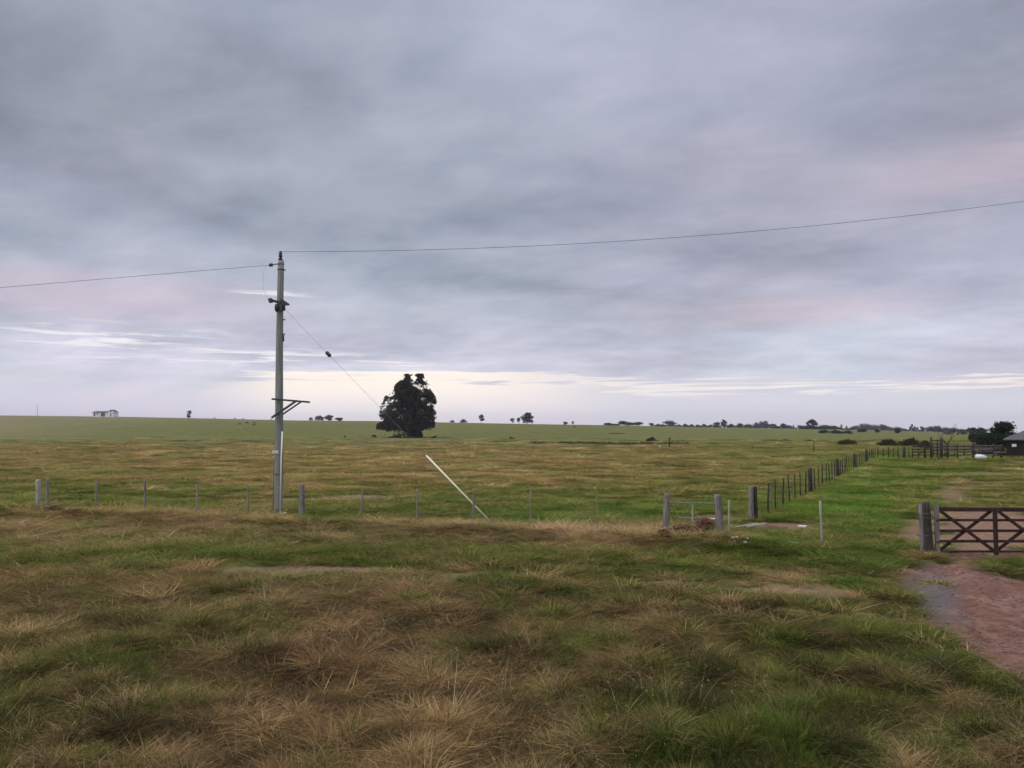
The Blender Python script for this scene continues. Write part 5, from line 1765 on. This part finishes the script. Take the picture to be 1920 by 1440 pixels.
# ------------------------------------------------------------------ cattle
def cow(px, Y, face, m, lab, lying=False, scale=1.0):
    """one continuous skinned body"""
    q = at(px, Y)
    s = scale
    J = {}
    V = []; E = []; Rr = []

    def jn(n, x, y, z, r, par=None):
        J[n] = len(V); V.append((x * s, y * s, z * s)); Rr.append(r * s)
        if par is not None: E.append((J[par], J[n]))
    dz = -.55 if lying else 0
    jn('hip', -.75, 0, 1.12 + dz, .30)
    jn('belly', -.1, 0, 1.02 + dz, .36, 'hip')
    jn('shoulder', .62, 0, 1.10 + dz, .30, 'belly')
    jn('neck', .80 if lying else .98, 0, (1.30 if lying else .95) + dz, .17, 'shoulder')
    jn('poll', .98 if lying else 1.25, 0, (1.52 if lying else .62) + dz, .13, 'neck')
    jn('muzzle', 1.28 if lying else 1.52, 0, (1.36 if lying else .30) + dz, .075, 'poll')
    jn('tail', -1.02, 0, 1.1 + dz, .05, 'hip')
    jn('tailend', -1.04, 0, .45 + dz * .5, .03, 'tail')
    for sg in (-1, 1):
        jn('ear%d' % sg, .95 if lying else 1.16, sg * .2, (1.56 if lying else .72) + dz, .035, 'poll')
        if lying:
            jn('k%d' % sg, .85, sg * .3, .18, .09, 'shoulder'); jn('f%d' % sg, .55, sg * .36, .08, .06, 'k%d' % sg)
            jn('h%d' % sg, -.35, sg * .42, .2, .12, 'hip'); jn('p%d' % sg, -.75, sg * .45, .08, .06, 'h%d' % sg)
        else:
            jn('e%d' % sg, .62, sg * .2, .72, .12, 'shoulder'); jn('k%d' % sg, .66, sg * .2, .38, .07, 'e%d' % sg); jn('f%d' % sg, .64, sg * .2, .03, .055, 'k%d' % sg)
            jn('s%d' % sg, -.62, sg * .22, .78, .16, 'hip'); jn('h%d' % sg, -.88, sg * .22, .46, .075, 's%d' % sg); jn('p%d' % sg, -.80, sg * .22, .03, .055, 'h%d' % sg)
    me = bpy.data.meshes.new('cow'); me.from_pydata(V, E, []); me.materials.append(m)
    o = bpy.data.objects.new('cow', me); COL.objects.link(o)
    o.location = q; o.rotation_euler = (0, 0, face)
    md = o.modifiers.new('skin', 'SKIN')
    sv = me.skin_vertices[0].data if me.skin_vertices else None
    if sv is None:
        bm = bmesh.new(); bm.from_mesh(me); bm.verts.layers.skin.verify(); bm.to_mesh(me); bm.free()
        sv = me.skin_vertices[0].data
    for i, r in enumerate(Rr):
        sv[i].radius = (r, r)
    sv[0].use_root = True
    sb = o.modifiers.new('sub', 'SUBSURF'); sb.levels = 1; sb.render_levels = 1
    tag(o, lab, 'cow')
    return o


cow(701, 285, math.radians(60), M_COW, 'black cow grazing end-on left of the big eucalyptus')
cow(813, 285, math.radians(5), M_COW, 'black cow lying in grass right of the big eucalyptus', lying=True)
cow(960, 275, math.radians(180), M_COW, 'small black cow lying below the ridge trees', lying=True, scale=.8)
cow(647, 290, math.radians(100), M_COWB, 'brown calf standing between the pole and the eucalyptus', scale=.7)
cow(449, 560, math.radians(30), M_COWB, 'brown cow, leftmost of the four on the slope left of the pole')
cow(463, 600, math.radians(175), M_COW, 'black cow second of the four on the slope left of the pole')
cow(477, 600, math.radians(10), M_COW, 'black cow higher of the right-hand two left of the pole')
cow(476, 540, math.radians(40), M_COWB, 'brown cow lower of the right-hand two left of the pole')
cow(1077, 620, math.radians(0), M_COW, 'lone black cow high in the green field beyond the stock post', lying=True)
for k, (px, sc) in enumerate(((402, .8), (440, .9), (456, .8), (508, .8))):
    cow(px, 886, math.radians(20 * k), M_COWB, ('tiny cow on the skyline, leftmost of those left of the pole', 'tiny cow on the skyline above the leftmost slope cow', 'tiny cow on the skyline above the black slope cow', 'tiny cow on the skyline just left of the pole')[k], scale=sc * 1.4)['group'] = 'distant cattle on the skyline'

# ------------------------------------------------------------------ farmhouse, mast and far posts
def farmhouse():
    Y = 840; mp = Y / F
    b = at(194, Y); root = empty('farmhouse', b, 'long white farmhouse with a taller gabled end on the ridge', 'farmhouse')
    z = lambda py: P(194, py, Y).z
    x = lambda px: P(px, 775, Y).x
    z0 = b.z - 1
    D = 8
    m2 = mat('house_whitewash', (.82, .83, .86), scale=.5, var=.04)
    part(MB().box(((x(174) + x(203)) / 2, Y + D / 2, (z0 + z(773)) / 2), (x(203) - x(174), D, z(773) - z0)), 'wall', m2, root)
    # lean-to roof over the long wing
    a = x(172.5); c = x(203)
    mb = MB().poly([(a, Y - .8, z(773.2)), (c, Y - .8, z(773.2)), (c, Y + D + .5, z(771)), (a, Y + D + .5, z(771)),
                    (a, Y - .8, z(772.6)), (c, Y - .8, z(772.6)), (c, Y + D + .5, z(770.4)), (a, Y + D + .5, z(770.4))],
                   [(3, 2, 1, 0), (4, 5, 6, 7), (0, 1, 5, 4), (1, 2, 6, 5), (2, 3, 7, 6), (3, 0, 4, 7)])
    part(mb, 'roof', M_ROOF, root)
    # gabled end
    xa, xb = x(203.5), x(215); xm = (xa + xb) / 2 - .5
    zt = z(768); ze = z(772.5)
    mb = MB().poly([(xa, Y - 1, z0), (xb, Y - 1, z0), (xb, Y - 1, ze), (xm, Y - 1, zt), (xa, Y - 1, ze),
                    (xa, Y + 8, z0), (xb, Y + 8, z0), (xb, Y + 8, ze), (xm, Y + 8, zt), (xa, Y + 8, ze)],
                   [(0, 1, 2, 3, 4), (9, 8, 7, 6, 5), (1, 6, 7, 2), (5, 0, 4, 9)])
    part(mb, 'gable_wall', m2, root)
    mb = MB().poly([(xa - .5, Y - 1.3, ze - .2), (xm, Y - 1.3, zt + .12), (xm, Y + 8.3, zt + .12), (xa - .5, Y + 8.3, ze - .2),
                    (xb + .5, Y - 1.3, ze - .2), (xb + .5, Y + 8.3, ze - .2)], [(0, 1, 2, 3), (1, 4, 5, 2)])
    part(mb, 'gable_roof', M_ROOF, root)
    for px0, px1, t0, t1, yo, nm in ((176, 178.2, 774.5, 780, -.05, 'door'), (189.5, 193, 774.2, 781, -.05, 'doorway'), (193.8, 196.6, 774.2, 781, -.05, 'doorway'),
                                     (207.5, 210, 769.8, 772.4, -1.05, 'window'), (207.8, 209.5, 775, 780.5, -1.05, 'door'), (212.8, 214.3, 774, 776.5, -1.05, 'window'),
                                     (182, 184, 775, 777.5, -.05, 'window')):
        part(MB().box(((x(px0) + x(px1)) / 2, Y + yo, (z(t0) + z(t1)) / 2), (x(px1) - x(px0), .1, z(t0) - z(t1))), nm, M_GLASS, root)
    part(MB().box(((x(202) + x(203)) / 2, Y + 3, z(770.5)), (.9, .9, 2.2)), 'chimney', m2, root)
    for px in (221, 226):
        pass


farmhouse()

b = at(70, 860); root = empty('radio_mast', b, 'thin faint mast on the ridge at the far left', 'mast')
t = P(70, 759, 860)
part(MB().tube([b - Vector((0, 0, .5)), t], [.22, .1], 6), 'mast_pole', M_STEEL, root)
mb = MB()
for k in (.45, .75, .95):
    c = b.lerp(t, k); mb.tube([c - Vector((.9, 0, 0)), c + Vector((.9, 0, 0))], .1, 5)
part(mb, 'mast_arms', M_STEEL, root)

FAR = [(1255, 821, 841, 2.6, M_DARKW, 'dark stock post with a short crosspiece standing by the ditch', 158, 'fence_post'),
       (1237, 835, 842, 2.4, M_WHITE, 'short white marker left of the dark stock post', 160, 'marker_post'),
       (1526, 826, 850, 1.6, M_DARKW, 'tall thin dark post in the pasture behind the diagonal fence', 128, 'fence_post'),
       (1411, 834, 846, 1.1, M_DARKW, 'very thin grey post near the pale strip', 140, 'fence_post'),
       (1276, 837, 843, 1.4, M_DARKW, 'low dark stump right of the dark stock post', 155, 'fence_post'),
       (645, 818, 824, 1.2, M_DARKW, 'tiny dark stake left of the brown calf', 292, 'fence_post')]
for px, tp, bs_, w, m, lab, Y, nm in FAR:
    q = at(px, Y); t = P(px, tp, Y); r = w * Y / F / 2
    mb = MB().tube([q - Vector((0, 0, .2)), q.lerp(t, .5), t], [r * 1.05, r, r * .9], 8)
    if px == 1255:
        mb.beam(P(1253.5, 822.5, Y - .2), P(1258, 821.5, Y - .2), .08, .12)
    o = mb.build(nm, m, None, q); tag(o, lab, 'post')

# pale strip of worn track across the far pasture
def strip(name, u0, u1, ya, yb, w, col, lab):
    N_ = 60; vs = []; fs = []
    for i in range(N_ + 1):
        t = i / N_
        px = u0 + (u1 - u0) * t; Y = ya + (yb - ya) * t
        q = at(px, Y); ww = w * math.sin(math.pi * min(1, max(.02, t))) ** .5 * (1 + .5 * (float(vnoise(i * .7, 3.3, 5)) - .5))
        for s in (-1, 1):
            yy = q.y + s * ww / 2
            vs.append((q.x, yy, gz(q.x, yy) + .06))
    for i in range(N_):
        fs.append((2 * i, 2 * i + 2, 2 * i + 3, 2 * i + 1))
    m = mat(name + '_soil', col, scale=.4, var=.2)
    o = MB().poly(vs, fs).build(name, m); tag(o, lab, None, None, 'structure')


strip('worn_track', 1345, 1600, 124, 118, 1.6, (.24, .22, .12), 'pale worn track across the pasture')

# ------------------------------------------------------------------ haze
def haze():
    mb = MB().box((0, 1750, 22), (7000, 3700, 84))
    m = bpy.data.materials.new('haze_air'); m.use_nodes = True
    N = NT(m.node_tree)
    pv = N.n('ShaderNodeVolumePrincipled')
    pv.inputs['Color'].default_value = (.86, .88, .96, 1)
    pv.inputs['Density'].default_value = .00013
    pv.inputs['Anisotropy'].default_value = 0.2
    out = N.n('ShaderNodeOutputMaterial'); N.t.links.new(pv.outputs[0], out.inputs['Volume'])
    o = mb.build('haze', m); tag(o, 'thin pale haze in the air over the plain', None, None, 'stuff')


haze()
